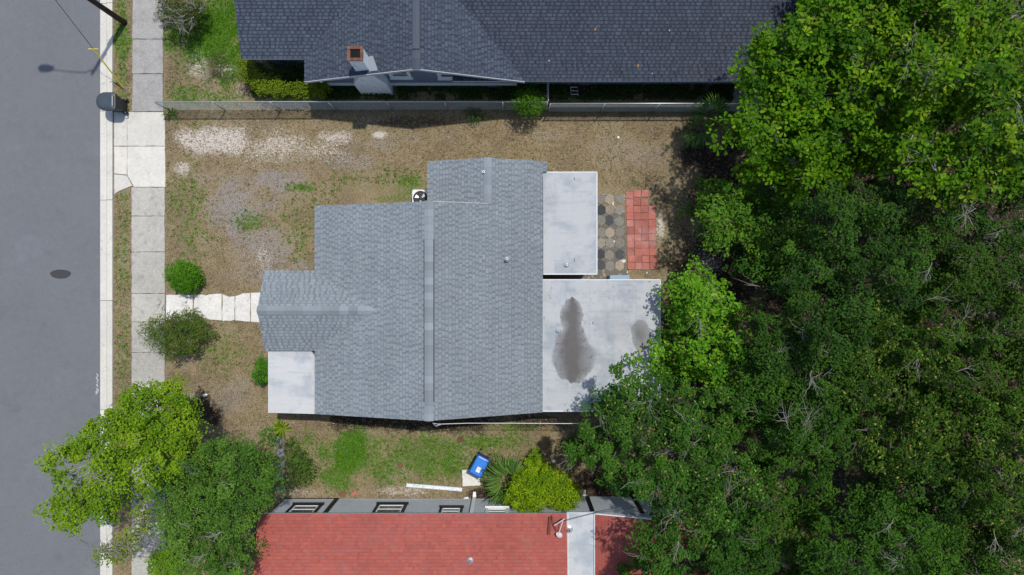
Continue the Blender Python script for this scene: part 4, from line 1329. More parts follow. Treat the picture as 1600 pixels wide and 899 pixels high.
tree('laurel_tree', 'dark green tree just behind the small mid-green one at the grove edge',
     [(1175, 300), (1230, 310), (1262, 330), (1290, 370), (1280, 420), (1240, 440), (1190, 440), (1165, 400), (1180, 360), (1195, 330)],
     3.0, .5, (.024, .080, .008), (.075, .175, .016), (.13, .075), 120, 17, .44, 104, (1215, 380), .1, 0, 3, group=G)
tree('laurel_tree', 'bright green bushy tree overhanging the corner of the stained flat roof',
     [(1052, 449), (1072, 434), (1094, 429), (1124, 444), (1130, 469), (1158, 482), (1154, 516), (1180, 549), (1190, 584), (1162, 602), (1112, 596), (1072, 584), (1027, 596), (1012, 564), (1024, 534), (1058, 514), (1050, 479)],
     3.3, .5, (.050, .165, .008), (.140, .330, .014), (.17, .095), 90, 16, .42, 105, (1085, 510), .12, 0, 10, m='leaf_waxy', group=G, accent=((.22, .36, .02), .12))
tree('oak_tree', 'large green oak below the flat roof, reaching over the small red annex roof',
     [(925, 640), (950, 605), (985, 592), (1030, 604), (1100, 604), (1185, 612), (1215, 680), (1195, 760), (1150, 800), (1100, 830), (1060, 825), (1020, 795), (968, 770), (962, 740), (925, 730), (892, 705), (892, 668)],
     5.4, 1.0, (0.018, 0.066, 0.007), (0.065, 0.166, 0.015), (.115, .068), 303, 24.5, .46, 106, (1060, 690), .2, 0, 30, group=G, accent=((.22, .25, .06), .05), twig_size=1.2)
tree('oak_tree', 'green oak at the bottom edge right of the red annex roof',
     [(1010, 850), (1060, 830), (1110, 832), (1160, 805), (1200, 830), (1205, 940), (1180, 960), (985, 960), (978, 905), (995, 880)],
     5.6, .7, (0.018, 0.064, 0.007), (0.062, 0.158, 0.015), (.115, .068), 287, 24.5, .46, 107, (1090, 880), .18, 0, 10, group=G)
tree('oak_tree', 'dark oak between the bright bushy tree and the middle of the grove',
     [(1185, 490), (1230, 470), (1300, 480), (1350, 520), (1345, 590), (1290, 610), (1215, 605), (1180, 570)],
     5.8, .8, OAK_LO, OAK_HI, (.115, .068), 271, 24.5, .46, 108, (1250, 530), .18, 0, 14, group=G)
tree('oak_tree', 'dark oak under the broad-leaved trees with a shaded left flank',
     [(1275, 305), (1340, 290), (1410, 295), (1450, 360), (1470, 450), (1440, 500), (1370, 500), (1310, 470), (1225, 460), (1215, 430), (1270, 400)],
     5.6, .8, OAK_LO, (.056, .130, .014), (.115, .068), 271, 24.5, .46, 109, (1340, 400), .18, 0, 8, group=G, holes=((1290, 455, 16),))
tree('oak_tree', 'thin oak at the right edge under the tall broad-leaved tree',
     [(1425, 280), (1540, 295), (1640, 305), (1640, 430), (1590, 440), (1520, 400), (1470, 390), (1435, 345)],
     4.8, .6, OAK_LO, (.056, .130, .014), (.115, .068), 207, 24.5, .46, 110, (1540, 360), .15, 0, 14, group=G)
tree('oak_tree', 'olive-toned oak at the right edge in the middle of the photo',
     [(1470, 400), (1540, 405), (1600, 435), (1650, 430), (1650, 620), (1590, 645), (1510, 625), (1480, 560), (1450, 490)],
     6.2, .9, (0.018, 0.053, 0.005), (0.070, 0.143, 0.013), (.115, .068), 271, 24.5, .46, 111, (1550, 520), .2, 0, 16, group=G, holes=((1520, 455, 12),))
tree('oak_tree', 'oak in the centre of the grove left of a deep dark gap',
     [(1200, 600), (1290, 608), (1330, 650), (1310, 700), (1312, 760), (1270, 800), (1205, 810), (1190, 770), (1215, 700)],
     6.0, .8, (0.018, 0.057, 0.005), (0.065, 0.152, 0.013), (.115, .068), 287, 24.5, .46, 112, (1265, 700), .18, 0, 12, group=G)
tree('oak_tree', 'yellowish oak in the grove right of a deep dark gap',
     [(1345, 510), (1440, 495), (1500, 580), (1510, 660), (1490, 730), (1400, 735), (1345, 700), (1330, 620), (1345, 570)],
     6.2, .9, (0.018, 0.053, 0.005), (0.074, 0.150, 0.012), (.115, .068), 287, 24.5, .46, 113, (1425, 620), .18, 0, 14, group=G, holes=((1460, 545, 14),), accent=((.26, .26, .05), .05))
tree('oak_tree', 'yellow-green oak at the lower right edge of the grove',
     [(1500, 630), (1590, 640), (1650, 630), (1650, 870), (1590, 860), (1530, 830), (1495, 760), (1485, 690)],
     6.4, .9, (0.018, 0.056, 0.005), (0.077, 0.158, 0.013), (.115, .068), 287, 24.5, .46, 114, (1565, 740), .2, 0, 14, group=G, holes=((1500, 800, 14),), accent=((.26, .26, .05), .05))
tree('oak_tree', 'low dark oak below the yellowish oak, beside the deep dark gap',
     [(1370, 715), (1500, 720), (1530, 800), (1500, 850), (1420, 815), (1368, 800)],
     5.4, .5, OAK_LO, (.056, .130, .014), (.115, .068), 271, 24.5, .46, 117, (1440, 760), .16, 0, 8, group=G)
tree('oak_tree', 'oak at the bottom edge in the middle of the grove',
     [(1280, 820), (1350, 795), (1410, 785), (1490, 810), (1495, 960), (1280, 960), (1265, 880)],
     6.0, .8, (0.018, 0.059, 0.005), (0.062, 0.156, 0.013), (.115, .068), 287, 24.5, .46, 115, (1370, 880), .18, 0, 12, group=G)
tree('oak_tree', 'small shaded oak at the bottom edge between two larger green oaks',
     [(1195, 805), (1270, 805), (1290, 880), (1285, 960), (1190, 960)],
     4.6, .4, OAK_LO, (.100, .165, .022), (.115, .068), 239, 24.5, .46, 118, (1235, 880), .15, 0, 6, group=G)
tree('oak_tree', 'oak in the bottom right corner of the photo',
     [(1480, 845), (1560, 850), (1650, 860), (1650, 960), (1480, 960)],
     6.0, .6, (0.018, 0.056, 0.005), (0.062, 0.147, 0.013), (.115, .068), 271, 24.5, .46, 116, (1560, 900), .18, 0, 8, group=G)
GL = 'trees beside the street'
tree('yellow_green_tree', 'yellow-green tree leaning over the kerb and road at the lower left',
     [(66, 722), (105, 696), (148, 664), (175, 645), (205, 612), (250, 602), (282, 626), (302, 655), (296, 690), (276, 735), (252, 762), (222, 770), (200, 745), (180, 770), (170, 806), (125, 808), (105, 832), (80, 808), (70, 794), (92, 760)],
     5.2, .8, (.095, .200, .008), (.230, .360, .014), (.095, .068), 185, 14, .37, 120, (268, 680), .12, 0, 8, group=GL, holes=((122, 742, 26), (205, 752, 16), (238, 640, 13)), jz=.3, bark='pale_bark', twig_size=.8)
tree('yellow_green_tree', 'slim pale tree with half-bare grey branches over the kerb near the bottom',
     [(150, 862), (176, 852), (205, 830), (215, 785), (232, 772), (232, 830), (205, 868), (165, 878), (145, 872)],
     4.2, .3, (.110, .190, .012), (.250, .330, .022), (.10, .065), 70, 13, .30, 121, (240, 800), .07, 0, 46, group=GL, jz=.3, bark='pale_bark', twig_size=.8, layers=False)
tree('elm_tree', 'green fine-leaved tree standing against the red roof corner at the lower left',
     [(250, 752), (285, 718), (330, 696), (370, 692), (402, 702), (420, 730), (418, 765), (396, 798), (380, 850), (372, 905), (366, 960), (310, 960), (295, 905), (268, 850), (235, 820), (240, 780)],
     4.4, .9, (.045, .120, .014), (.135, .265, .032), (.085, .050), 240, 15, .40, 122, (350, 770), .14, 0, 16, group=GL, twig_size=.6)


def bush(name, label, poly, z_mid, dome, lo, hi, leaf, n_leaf, spacing, rad, seed, group='shrubs', m='leaf', flat=.75, up=.5, twigs=0, layers=True, accent=None, cat='bush', jz=.1):
    rnd = random.Random(seed)
    cl, cen = clump_points(poly, spacing, z_mid, dome, seed, jz)
    root = thing(name, label, cat, (cen[0], cen[1], 0), group)
    tb = MB()
    for c in cl:
        b = Vector((cen[0] + rnd.gauss(0, .08), cen[1] + rnd.gauss(0, .08), 0))
        tb.tube(wiggle(b, c, 3, .05, rnd), [.022, .016, .012, .006], 5)
    tb.build('stems', M['bark'], root)
    V, F, C = crown_leaves(cl, rad, n_leaf, leaf[0], leaf[1], lo, hi, seed, flat, up, 0, accent)
    if layers:
        low = [(c[0] + rnd.gauss(0, .05), c[1] + rnd.gauss(0, .05), c[2] * .5) for c in cl]
        V2, F2, C2 = crown_leaves(low, rad, max(4, n_leaf // 2), leaf[0], leaf[1], lo, hi, seed + 500, flat, up)
        F2 = F2 + len(V); V = np.concatenate([V, V2]); F = np.concatenate([F, F2]); C = np.concatenate([C, C2])
    crown_obj(root, V, F, C, M[m], 'foliage')
    if twigs:
        dead_twigs(cl, twigs, seed + 9, .4).build('bare_twigs', M['twig'], root, kind='stuff')
    return root


def ring_poly(cx, cy, rx, ry, seed, n=14, amp=.1):
    r = random.Random(seed)
    return [(cx + rx * (1 + r.uniform(-amp, amp)) * math.cos(6.283 * i / n), cy + ry * (1 + r.uniform(-amp, amp)) * math.sin(6.283 * i / n)) for i in range(n)]


bush('clipped_bush', 'round clipped bright green bush at the corner of pavement and front path', ring_poly(286, 432, 24, 22, 1, amp=.13), .75, .35,
     (.050, .165, .008), (.125, .300, .014), (.065, .042), 170, 7, .22, 201, 'shrubs along the pavement', 'leaf_waxy', jz=.04)
bush('loose_bush', 'loose feathery olive-green bush spilling over the pavement below the front path', ring_poly(274, 521, 42, 36, 2, amp=.30), 1.0, .5,
     (.058, .105, .016), (.165, .215, .036), (.07, .03), 190, 9, .28, 202, 'shrubs along the pavement', up=.35, twigs=8, accent=((.08, .19, .015), .12))
bush('loose_bush', 'grey-twigged bush by the pavement at the top edge of the photo', ring_poly(284, 16, 33, 30, 3, amp=.28), 1.0, .4,
     (.040, .070, .018), (.110, .145, .036), (.07, .03), 150, 9, .27, 203, 'shrubs along the pavement', up=.35, twigs=55)
bush('clipped_bush', 'yellow-green round bush at the bottom edge beside the pavement', ring_poly(257, 884, 26, 20, 4, amp=.06), .8, .35,
     (.095, .215, .008), (.200, .350, .016), (.06, .04), 170, 7, .22, 204, 'shrubs along the pavement', 'leaf_waxy', jz=.04)
bush('small_bush', 'small green bush tucked against the white porch roof', ring_poly(408, 580, 12, 18, 5), .7, .3,
     (.040, .150, .010), (.110, .290, .018), (.08, .04), 120, 7, .2, 205)
bush('fern_bush', 'feathery bright green bush pushing through the fence', ring_poly(826, 158, 22, 17, 6, amp=.12), 1.3, .3,
     (.040, .130, .008), (.105, .240, .016), (.11, .022), 140, 8, .26, 206, up=.3)
bush('yellow_bush', 'large yellow-green bush beside the red roof near the blue bin', [(795, 770), (815, 745), (828, 722), (838, 708), (848, 730), (872, 742), (896, 752), (902, 775), (888, 795), (860, 785), (838, 800), (810, 798), (793, 786)], 1.7, .5,
     (.120, .245, .005), (.300, .430, .010), (.12, .034), 190, 8, .28, 207, up=.35, accent=((.06, .15, .01), .18))
bush('weed', 'small leafy weed growing at the foot of the fence', ring_poly(741, 180, 11, 12, 8, amp=.25), .3, .15,
     (.035, .090, .010), (.085, .160, .018), (.09, .03), 26, 7, .14, 208, layers=False)
bush('weed', 'dark spreading bush at the left edge of the small side lawn', [(452, 690), (470, 712), (488, 735), (478, 752), (458, 758), (450, 730)], .8, .3,
     (.040, .100, .012), (.115, .200, .026), (.08, .04), 90, 9, .22, 209)
bush('weed', 'low dark weed in the shady strip beside the fence return', ring_poly(878, 150, 16, 8, 10, amp=.2), .3, .1,
     (.03, .09, .01), (.07, .15, .02), (.08, .03), 30, 7, .14, 210, layers=False)
# curved clipped hedge round the corner of the north house
hedge_poly = [(376, 93), (392, 96), (398, 112), (412, 122), (440, 130), (470, 133), (500, 130), (515, 134), (498, 146), (466, 150), (430, 147), (402, 140), (384, 126), (374, 108)]
bush('hedge', 'curved yellow-green hedge round the front corner of the dark-roofed house', hedge_poly, 1.05, .1,
     (.085, .155, .008), (.210, .290, .014), (.07, .05), 110, 7, .22, 211, 'shrubs beside the dark-roofed house', cat='hedge', accent=((.19, .21, .02), .15), jz=.06)
bush('hedge', 'dark leafy planting in the shade behind the curved hedge', [(384, 95), (470, 97), (474, 126), (440, 126), (405, 116)], .75, .1,
     (.022, .050, .008), (.050, .095, .014), (.07, .04), 70, 9, .24, 212, 'shrubs beside the dark-roofed house', cat='hedge')


def spiky(name, label, px, py, n, L, wdt, lo, hi, seed, z0=.05, rise=(.25, .8), group='spiky plants', part='leaf'):
    """rosette of strap leaves, each a folded blade of its own"""
    rnd = random.Random(seed)
    x, y = xg(px), yg(py)
    root = thing(name, label, 'plant', (x, y, 0), group)
    for i in range(n):
        a = rnd.uniform(0, 6.28); l = L * rnd.uniform(.6, 1.1); el = rnd.uniform(*rise)
        d = Vector((math.cos(a), math.sin(a), 0)); s_ = Vector((-d.y, d.x, 0)); w = wdt * rnd.uniform(.8, 1.2)
        p0 = Vector((x, y, z0)) + d * .02
        p1 = p0 + d * l * .5 + Vector((0, 0, l * el)); p2 = p0 + d * l + Vector((0, 0, l * el * .9))
        c = smoothed(lo, hi, rnd.random())
        m_ = MB()
        dn = Vector((0, 0, -.25 * w))
        m_.add([p0 - s_ * w * .4, p0 + dn, p0 + s_ * w * .4, p1 - s_ * w, p1 + dn, p1 + s_ * w, p2], [(0, 1, 4, 3), (1, 2, 5, 4), (3, 4, 6), (4, 5, 6)], c)
        m_.build(part, M['leaf_waxy'], root)
    return root


spiky('strap_leaf_plant', 'bright yellow-green strap-leaved plant below the white porch roof', 441, 668, 26, .55, .045, (.10, .20, .01), (.24, .34, .02), 301)
spiky('grass_tuft', 'tall green grass tuft at the street end of the fence', 270, 178, 34, .42, .018, (.06, .14, .01), (.13, .22, .02), 302, rise=(.3, 1.0))


def fan_palm(name, label, px, py, fronds, seed, lo, hi, group='palmettos', spread=1.15, n=20):
    """fronds: (dx_px, dy_px, z, length, dir_x, dir_y) - fan leaves whose hub sits beside the crown and which open outwards"""
    rnd = random.Random(seed)
    x, y = xg(px), yg(py)
    root = thing(name, label, 'palm', (x, y, 0), group)
    st = MB(); st.tube([(x, y, 0), (x + .02, y, .35), (x, y + .02, .5)], [.16, .14, .09], 8)
    st.build('trunk', M['bark'], root)
    for (dx, dy, z, size, ux, uy) in fronds:
        hub = Vector(W(px + dx, py + dy, z))
        d = Vector((ux, -uy, 0)).normalized()
        s_ = Vector((-d.y, d.x, 0))
        m_ = MB()
        m_.tube([(x, y, .45), Vector((x, y, .45)).lerp(hub, .55) + Vector((0, 0, .2)), hub], [.022, .016, .012], 5, col=smoothed(lo, hi, .7))
        for i in range(n):
            t = (i / (n - 1) - .5) * 2
            a = t * spread + rnd.gauss(0, .03)
            l = size * (1 - .25 * abs(t)) * rnd.uniform(.85, 1.08)
            v = d * math.cos(a) + s_ * math.sin(a)
            q = Vector((-v.y, v.x, 0)); w = size * .030
            h1 = .14 * size * rnd.uniform(.2, 1.8)
            m1 = hub + v * l * .55 + Vector((0, 0, h1)); tip = hub + v * l + Vector((0, 0, h1 - .30 * size * rnd.uniform(.4, 1.4)))
            dn = Vector((0, 0, -.035))
            c = smoothed(lo, hi, min(1, max(0, rnd.gauss(.45, .32))))
            m_.add([hub, m1 - q * w, m1 + dn, m1 + q * w, tip], [(0, 2, 1), (0, 3, 2), (1, 2, 4), (2, 3, 4)], c)
        m_.build('frond', M['leaf_waxy'], root)
    return root


fan_palm('palmetto', 'fan palm with long green fronds between the blue bin and the yellow-green bush', 797, 752,
         [(-6, -8, 1.6, 1.15, -.45, -1), (4, -9, 1.7, 1.05, .05, -1), (-12, -4, 1.4, 1.1, -1, -.5), (-12, 4, 1.2, 1.05, -1, .15), (-12, 14, 1.1, 1.0, -.9, .6), (-3, 14, 1.1, .9, -.4, 1), (6, 4, 1.4, .8, .8, .4)],
         311, (.030, .095, .014), (.200, .330, .070), spread=.95)
fan_palm('palmetto', 'fan palm leaning on the fence rail near the grove', 1112, 180,
         [(2, -8, 2.0, .85, .1, -1), (-8, -2, 1.9, .8, -1, -.3), (9, 0, 2.0, .8, 1, 0), (0, 6, 2.1, .7, -.2, 1), (7, -6, 2.1, .8, .8, -.8)], 312, (.045, .130, .020), (.190, .320, .075))
fan_palm('palmetto', 'lower fan palm in the yard just off the fence near the grove', 1092, 200,
         [(-6, 6, 1.3, .85, -.5, 1), (2, 7, 1.4, .85, .1, 1), (-4, -5, 1.4, .6, -.9, -.4), (7, -2, 1.4, .6, 1, 0)], 313, (.045, .130, .024), (.190, .330, .095))

# ------------------------------------------------------------------ fences
def chain_fence(name, label, ax, bx, y, h, posts, rail_m, wire_m, group=None, pitch=.055, vertical=False):
    root = thing(name, label, 'fence', ((ax + bx) / 2, y, 0), group)
    MB().tube([(ax, y, h), ((ax + bx) / 2, y + .01, h - .01), (bx, y, h)], .026, 8).build('top_rail', rail_m, root, smooth=True)
    for p in posts:
        MB().tube([(p, y - .03, 0), (p, y - .03, h + .04)], .030, 8).build('post', rail_m, root, smooth=True)
    m_ = MB()
    r = .0030
    L = bx - ax; hh = h - .06
    t = ax - hh
    def strip(x0, z0, x1, z1, dy):
        m_.tube([(x0, y + dy, z0), (x1, y + dy, z1)], r, 3, cap=False)
    while t < bx:
        # rising wire
        x0, z0, x1, z1 = t, .03, t + hh, .03 + hh
        if x0 < ax: z0 += ax - x0; x0 = ax
        if x1 > bx: z1 -= x1 - bx; x1 = bx
        if x1 > x0: strip(x0, z0, x1, z1, .004)
        x0, z0, x1, z1 = t, .03 + hh, t + hh, .03
        if x0 < ax: z0 -= ax - x0; x0 = ax
        if x1 > bx: z1 += x1 - bx; x1 = bx
        if x1 > x0: strip(x0, z0, x1, z1, -.004)
        t += pitch * 1.414
    m_.build('wire_mesh', wire_m, root, kind='stuff')
    return root


FY = 8.16; FH = 1.38
GF = 'chain-link fence runs between the two yards'
chain_fence('chain_link_fence', 'long chain-link fence with white top rail from the pavement to the side gate', xg(266), xg(853), FY, FH, [xg(266) + 2.55 * i for i in range(7)] + [xg(853)], M['metal'], M['wire'], GF)
chain_fence('chain_link_fence', 'shaded chain-link fence from the side gate to the grove on the right', xg(857), xg(1190), FY - .08, FH, [xg(857) + 2.4 * i for i in range(5)], M['metal'], M['wire'], GF)
gate = thing('side_gate', 'narrow chain-link gate joining the fence to the dark-roofed house', 'gate', (xg(855), 8.6, 0))
gx = xg(855) - .02
MB().tube([(gx, 8.22, .1), (gx, 8.22, FH), (gx, 9.25, FH), (gx, 9.25, .1), (gx, 8.22, .1)], .022, 8).build('frame', M['metal'], gate)
gm = MB(); t = 8.22
while t < 9.25:
    gm.tube([(gx, t, .1), (gx, t, FH)], .004, 3, cap=False); t += .05
gm.build('wire_mesh', M['wire'], gate, kind='stuff')
# ------------------------------------------------------------------ street things
pole = thing('utility_pole', 'dark wooden utility pole on the grass verge at the top edge', 'utility pole', (xg(195), yg(36), 0))
PX, PYY = xg(195), yg(36)
PTX, PTY = PX - .02, PYY + .02
MB().tube([(PX, PYY, 0), (PX, PYY, 3), (PTX, PTY, 6), (PTX, PTY, 7.7)], [.13, .11, .085, .07], 12).build('shaft', M['pole_wood'], pole, smooth=True)
LZ = 7.6
MB().tube([(PTX - .1, PTY, LZ - .5), (PTX - .35, PTY + .03, LZ), (PTX - 1.2, PTY + .12, LZ + .12), (PTX - 1.8, PTY + .2, LZ + .1)], [.03, .03, .025, .025], 8).build('lamp_arm', M['metal'], pole)
hd = MB()
hx = PTX - 2.05; hy = PTY + .24
v = []
for (xx, ww, zz) in ((-.42, .08, .05), (-.30, .18, .10), (.0, .19, .13), (.3, .10, .09)):
    v += [(hx + xx, hy - ww, LZ + .05), (hx + xx, hy + ww, LZ + .05), (hx + xx, hy + ww * .7, LZ + .05 + zz), (hx + xx, hy - ww * .7, LZ + .05 + zz)]
f = [(0, 1, 2, 3), (15, 14, 13, 12)]
for i in range(3):
    for k in range(4): f.append((i * 4 + k, i * 4 + 4 + k, i * 4 + 4 + (k + 1) % 4, i * 4 + (k + 1) % 4))
hd.add(v, f).build('lamp_head', M['metal'], pole)
guy = thing('guy_wire', 'yellow guy-wire guard slanting from the verge beside the black bin', 'guy wire', (xg(196.5), yg(142), 0))
ga = Vector((xg(196.5), yg(142), .02)); gt = Vector((PTX, PTY, 6.9)); gd = gt - ga
MB().tube([ga + gd * .02, ga + gd * .34], [.030, .030], 8).build('guard', M['yellow'], guy)
MB().tube([ga, gt], .012, 6).build('wire', M['steel_dark'], guy)
gp = ga + gd * .345
MB().tube([gp + Vector((-.22, 0, 0)), gp + Vector((.22, -.0, 0))], .018, 6).build('crossbar', M['yellow'], guy)
MB().tube([ga + Vector((.03, -.08, -.02)), ga + Vector((.0, 0, .12))], .025, 6).build('anchor', M['metal'], guy)

# black wheeled rubbish bin
bx, by = -18.02, 8.27
binr = thing('wheeled_bin', 'black wheeled rubbish bin with rounded lid standing on the kerb', 'bin', (bx, by, .05))


def rounded(cx, cy, hx_, hy_, r, n=6, left_round=False):
    pts = []
    for (sx_, sy_, a0) in ((1, 1, 0), (-1, 1, 90), (-1, -1, 180), (1, -1, 270)):
        rr = min(hx_, hy_) * .98 if (left_round and sx_ < 0) else r
        for k in range(n + 1):
            a = math.radians(a0 + 90 * k / n)
            pts.append((cx + sx_ * (hx_ - rr) + rr * math.cos(a), cy + sy_ * (hy_ - rr) + rr * math.sin(a)))
    return pts


def loft(rings):
    m_ = MB(); n = len(rings[0][0]); v = []; f = []
    for pts, z in rings: v += [(p[0], p[1], z) for p in pts]
    for i in range(len(rings) - 1):
        for k in range(n):
            f.append((i * n + k, i * n + (k + 1) % n, (i + 1) * n + (k + 1) % n, (i + 1) * n + k))
    f.append(tuple(range(n - 1, -1, -1))); f.append(tuple((len(rings) - 1) * n + k for k in range(n)))
    return m_.add(v, f)


loft([(rounded(bx + .10, by, .28, .25, .08, 6, True), .1), (rounded(bx + .06, by, .34, .32, .1, 6, True), .7), (rounded(bx + .03, by, .40, .37, .1, 6, True), 1.0)]).build('body', M['black_plastic'], binr, smooth=False)
loft([(rounded(bx - .02, by, .43, .40, .16, 8, True), 1.005), (rounded(bx - .02, by, .44, .41, .16, 8, True), 1.04), (rounded(bx - .02, by, .42, .39, .16, 8, True), 1.075), (rounded(bx - .02, by, .30, .28, .12, 8, True), 1.12)]).build('lid', M['bin_lid'], binr, smooth=False)
hb = MB()
hb.tube([(bx + .46, by - .22, 1.0), (bx + .60, by - .22, 1.02), (bx + .60, by + .22, 1.02), (bx + .46, by + .22, 1.0)], .022, 6)
hb.build('handle', M['black_plastic'], binr)
MB().box(bx + .34, bx + .385, by - .24, by + .24, 1.085, 1.12).build('lid_hinge', M['black_plastic'], binr)
for s_ in (-1, 1):
    w = MB(); w.tube([(bx + .36, by + s_ * .26, .17), (bx + .36, by + s_ * .33, .17)], .12, 14); w.build('wheel', M['black_plastic'], binr)

# blue recycling bin (rotated box)
bc = Vector(W(749, 729, 1.0)); bc.z = 0
rec = thing('recycling_bin', 'blue plastic bin with white label on its lid beside the fan palm', 'bin', tuple(bc))
ang = math.radians(-28)
ca, sa = math.cos(ang), math.sin(ang)


def rot(pts): return [(bc.x + x * ca - y * sa, bc.y + x * sa + y * ca) for x, y in pts]


def rr2(hx_, hy_, r): return rot(rounded(0, 0, hx_, hy_, r, 4))


loft([(rr2(.24, .34, .05), .08), (rr2(.285, .42, .05), .93)]).build('body', M['blue_dark'], rec)
loft([(rr2(.31, .46, .05), .93), (rr2(.32, .47, .05), .98), (rr2(.30, .45, .05), 1.0)]).build('rim', M['blue_dark'], rec)
loft([(rr2(.275, .42, .05), 1.001), (rr2(.27, .415, .05), 1.03), (rr2(.22, .36, .06), 1.045)]).build('lid', M['blue_plastic'], rec)
q = rot([(-.06, -.26), (.12, -.26), (.12, -.02), (-.06, -.02)])
MB().prism(q, 1.0455, 1.048).build('label', M['label_white'], rec)
q = rot([(-.20, .12), (.20, .12), (.20, .30), (-.20, .30)])
MB().prism(q, 1.0455, 1.06, .008).build('lid_panel', M['blue_plastic'], rec)
for s_ in (-1, 1):
    a = rot([(s_ * .2, .40), (s_ * .27, .40)])
    MB().tube([(a[0][0], a[0][1], .12), (a[1][0], a[1][1], .12)], .12, 12).build('wheel', M['black_plastic'], rec)

# air conditioner in the roof corner
ac0 = Vector(W(657, 310, .8))
acr = thing('air_conditioner', 'white outdoor air conditioner with black fan in the roof corner', 'air conditioner', (ac0.x, ac0.y, 0))
loft([(rounded(ac0.x, ac0.y, .38, .38, .07, 5), .06), (rounded(ac0.x, ac0.y, .38, .38, .07, 5), .76), (rounded(ac0.x, ac0.y, .365, .365, .07, 5), .79)]).build('casing', M['white_paint'], acr)
MB().lathe(ac0.x, ac0.y, [(.33, .791), (.33, .815), (.30, .825), (.285, .815), (.285, .80)], 28).build('fan_ring', M['steel_dark'], acr, smooth=False)
MB().lathe(ac0.x, ac0.y, [(.28, .792), (.28, .796)], 24).build('fan_well', M['soot'], acr)
for k in range(3):
    a = k * 2.094 + .5
    m_ = MB()
    pts = [(ac0.x + r * math.cos(a + da), ac0.y + r * math.sin(a + da), zz) for r, da, zz in ((.06, -.4, .80), (.25, -.15, .80), (.26, .45, .816), (.07, .5, .812))]
    m_.add(pts, [(0, 1, 2, 3)]); m_.build('fan_blade', M['metal'], acr)
MB().lathe(ac0.x, ac0.y, [(.07, .80), (.07, .835), (.03, .845)], 14).build('hub', M['steel_dark'], acr)
gr = MB()
for k in range(16):
    a = k * .3927
    gr.tube([(ac0.x + .06 * math.cos(a), ac0.y + .06 * math.sin(a), .845), (ac0.x + .30 * math.cos(a), ac0.y + .30 * math.sin(a), .83)], .004, 4)
gr.build('fan_grille', M['steel_dark'], acr)

# pale blue box between the rear roofs
bb = W(968, 434, .9)
sb = thing('storage_box', 'pale blue box in the slot between the two white flat roofs', 'storage box', (bb[0], bb[1], 0))
x0 = W(953, 0, .9)[0]; x1 = W(984, 0, .9)[0]
MB().box(x0 + .02, x1 - .02, .02, .53, 0, .82).build('body', M['pale_blue'], sb)
MB().bevel_box(x0, x1, 0, .555, .823, .88, .015).build('lid', M['pale_blue'], sb)

# ------------------------------------------------------------------ patio
patio = setting('patio', (xg(965), yg(375), 0))
bed = MB().prism([(xg(900), yg(443)), (xg(979), yg(443)), (xg(977), yg(333)), (xg(968), yg(332)), (xg(900), yg(338))], -.02, .012).build('patio_bed', mat('patio_bed', (.15, .135, .115), .95, ((12, .3), (60, .4)), bump=.5), patio)
hexm = {}
for kind in ('hex_tan', 'hex_grey', 'hex_black'):
    R = .262
    m_ = MB().prism([(R * math.cos(math.pi / 6 + k * math.pi / 3) * .93, R * math.sin(math.pi / 6 + k * math.pi / 3)) for k in range(6)], -.03, .028, .01)
    me = bpy.data.meshes.new('paver'); me.from_pydata(m_.v, [], m_.f); me.materials.append(M[kind]); me.update()
    hexm[kind] = me
ko = {'t': 'hex_tan', 'g': 'hex_grey', 'b': 'hex_black'}
pat = ["ggtg", "gbtg", "gggg"[:1] + "gbg", "ggtg"[:2] + "gt", "gbtb", "gbgt", "gbtg"]
rows = [311, 328, 345.5, 363, 380.5, 398, 415]
pat = ["ggtg", "bbtg", "ggbg", "ggtg", "bggg", "bbgb", "gbgt"]
pl = wloc(patio)
for r, py_ in enumerate(rows):
    for c_, px_ in enumerate((922.5, 938.5, 952.5, 968.5)):
        o = bpy.data.objects.new('paver', hexm[ko[pat[r][c_]]])
        o.parent = patio
        o.location = Vector((xg(px_ + random.uniform(-.8, .8)), yg(py_ + random.uniform(-1, 1)), random.uniform(-.006, .006))) - pl
        o.rotation_euler = (random.gauss(0, .02), random.gauss(0, .02), random.gauss(0, .05))
        o.scale = (random.uniform(.93, 1.0), random.uniform(.93, 1.0), 1)
        COL.objects.link(o)
for i in range(60):    # broken bits between and below the hexagons
    if i < 26: px_ = random.choice((945.5, 960.5, 975)) + random.uniform(-1.5, 1.5); py_ = random.uniform(303, 420)
    else: px_ = random.uniform(905, 1020); py_ = random.uniform(424, 440)
    n = random.choice((4, 5, 6)); R = random.uniform(.05, .13)
    pts = sorted(random.uniform(0, 6.28) for _ in range(n))
    MB().prism([(xg(px_) + R * math.cos(a), yg(py_) + R * math.sin(a) * random.uniform(.7, 1)) for a in pts], -.01, .02 + random.uniform(0, .015), .005).build('stone_fragment', M[random.choice(('hex_tan', 'hex_grey', 'pale_concrete', 'hex_grey'))], patio)

terr = setting('tile_terrace', (xg(1000), yg(358), 0))
tm = MB().prism([(-.163, -.158), (.163, -.158), (.163, .158), (-.163, .158)], -.03, .045, .008)
tme = bpy.data.meshes.new('tile'); tme.from_pydata(tm.v, [], tm.f); tme.materials.append(M['red_tile']); tme.update()
tl = wloc(terr)
for r in range(11):
    for c_ in range(4):
        if c_ == 3 and r < 2: continue
        px_ = 983.2 + 11.45 * c_ + .28 * r; py_ = 305.3 + 11.03 * r
        if r == 0 and c_ in (1, 2): px_ += 1.2; py_ -= 2.6
        if r == 1 and c_ in (1, 2): py_ -= .6
        if r == 10 and c_ == 2: py_ += .4
        o = bpy.data.objects.new('tile', tme); o.parent = terr
        o.location = Vector((xg(px_ + random.gauss(0, .25)), yg(py_ + random.gauss(0, .25)), random.uniform(-.012, .006))) - tl
        o.rotation_euler = (random.gauss(0, .012), random.gauss(0, .012), math.radians(-1.2) + random.gauss(0, .012))
        COL.objects.link(o)

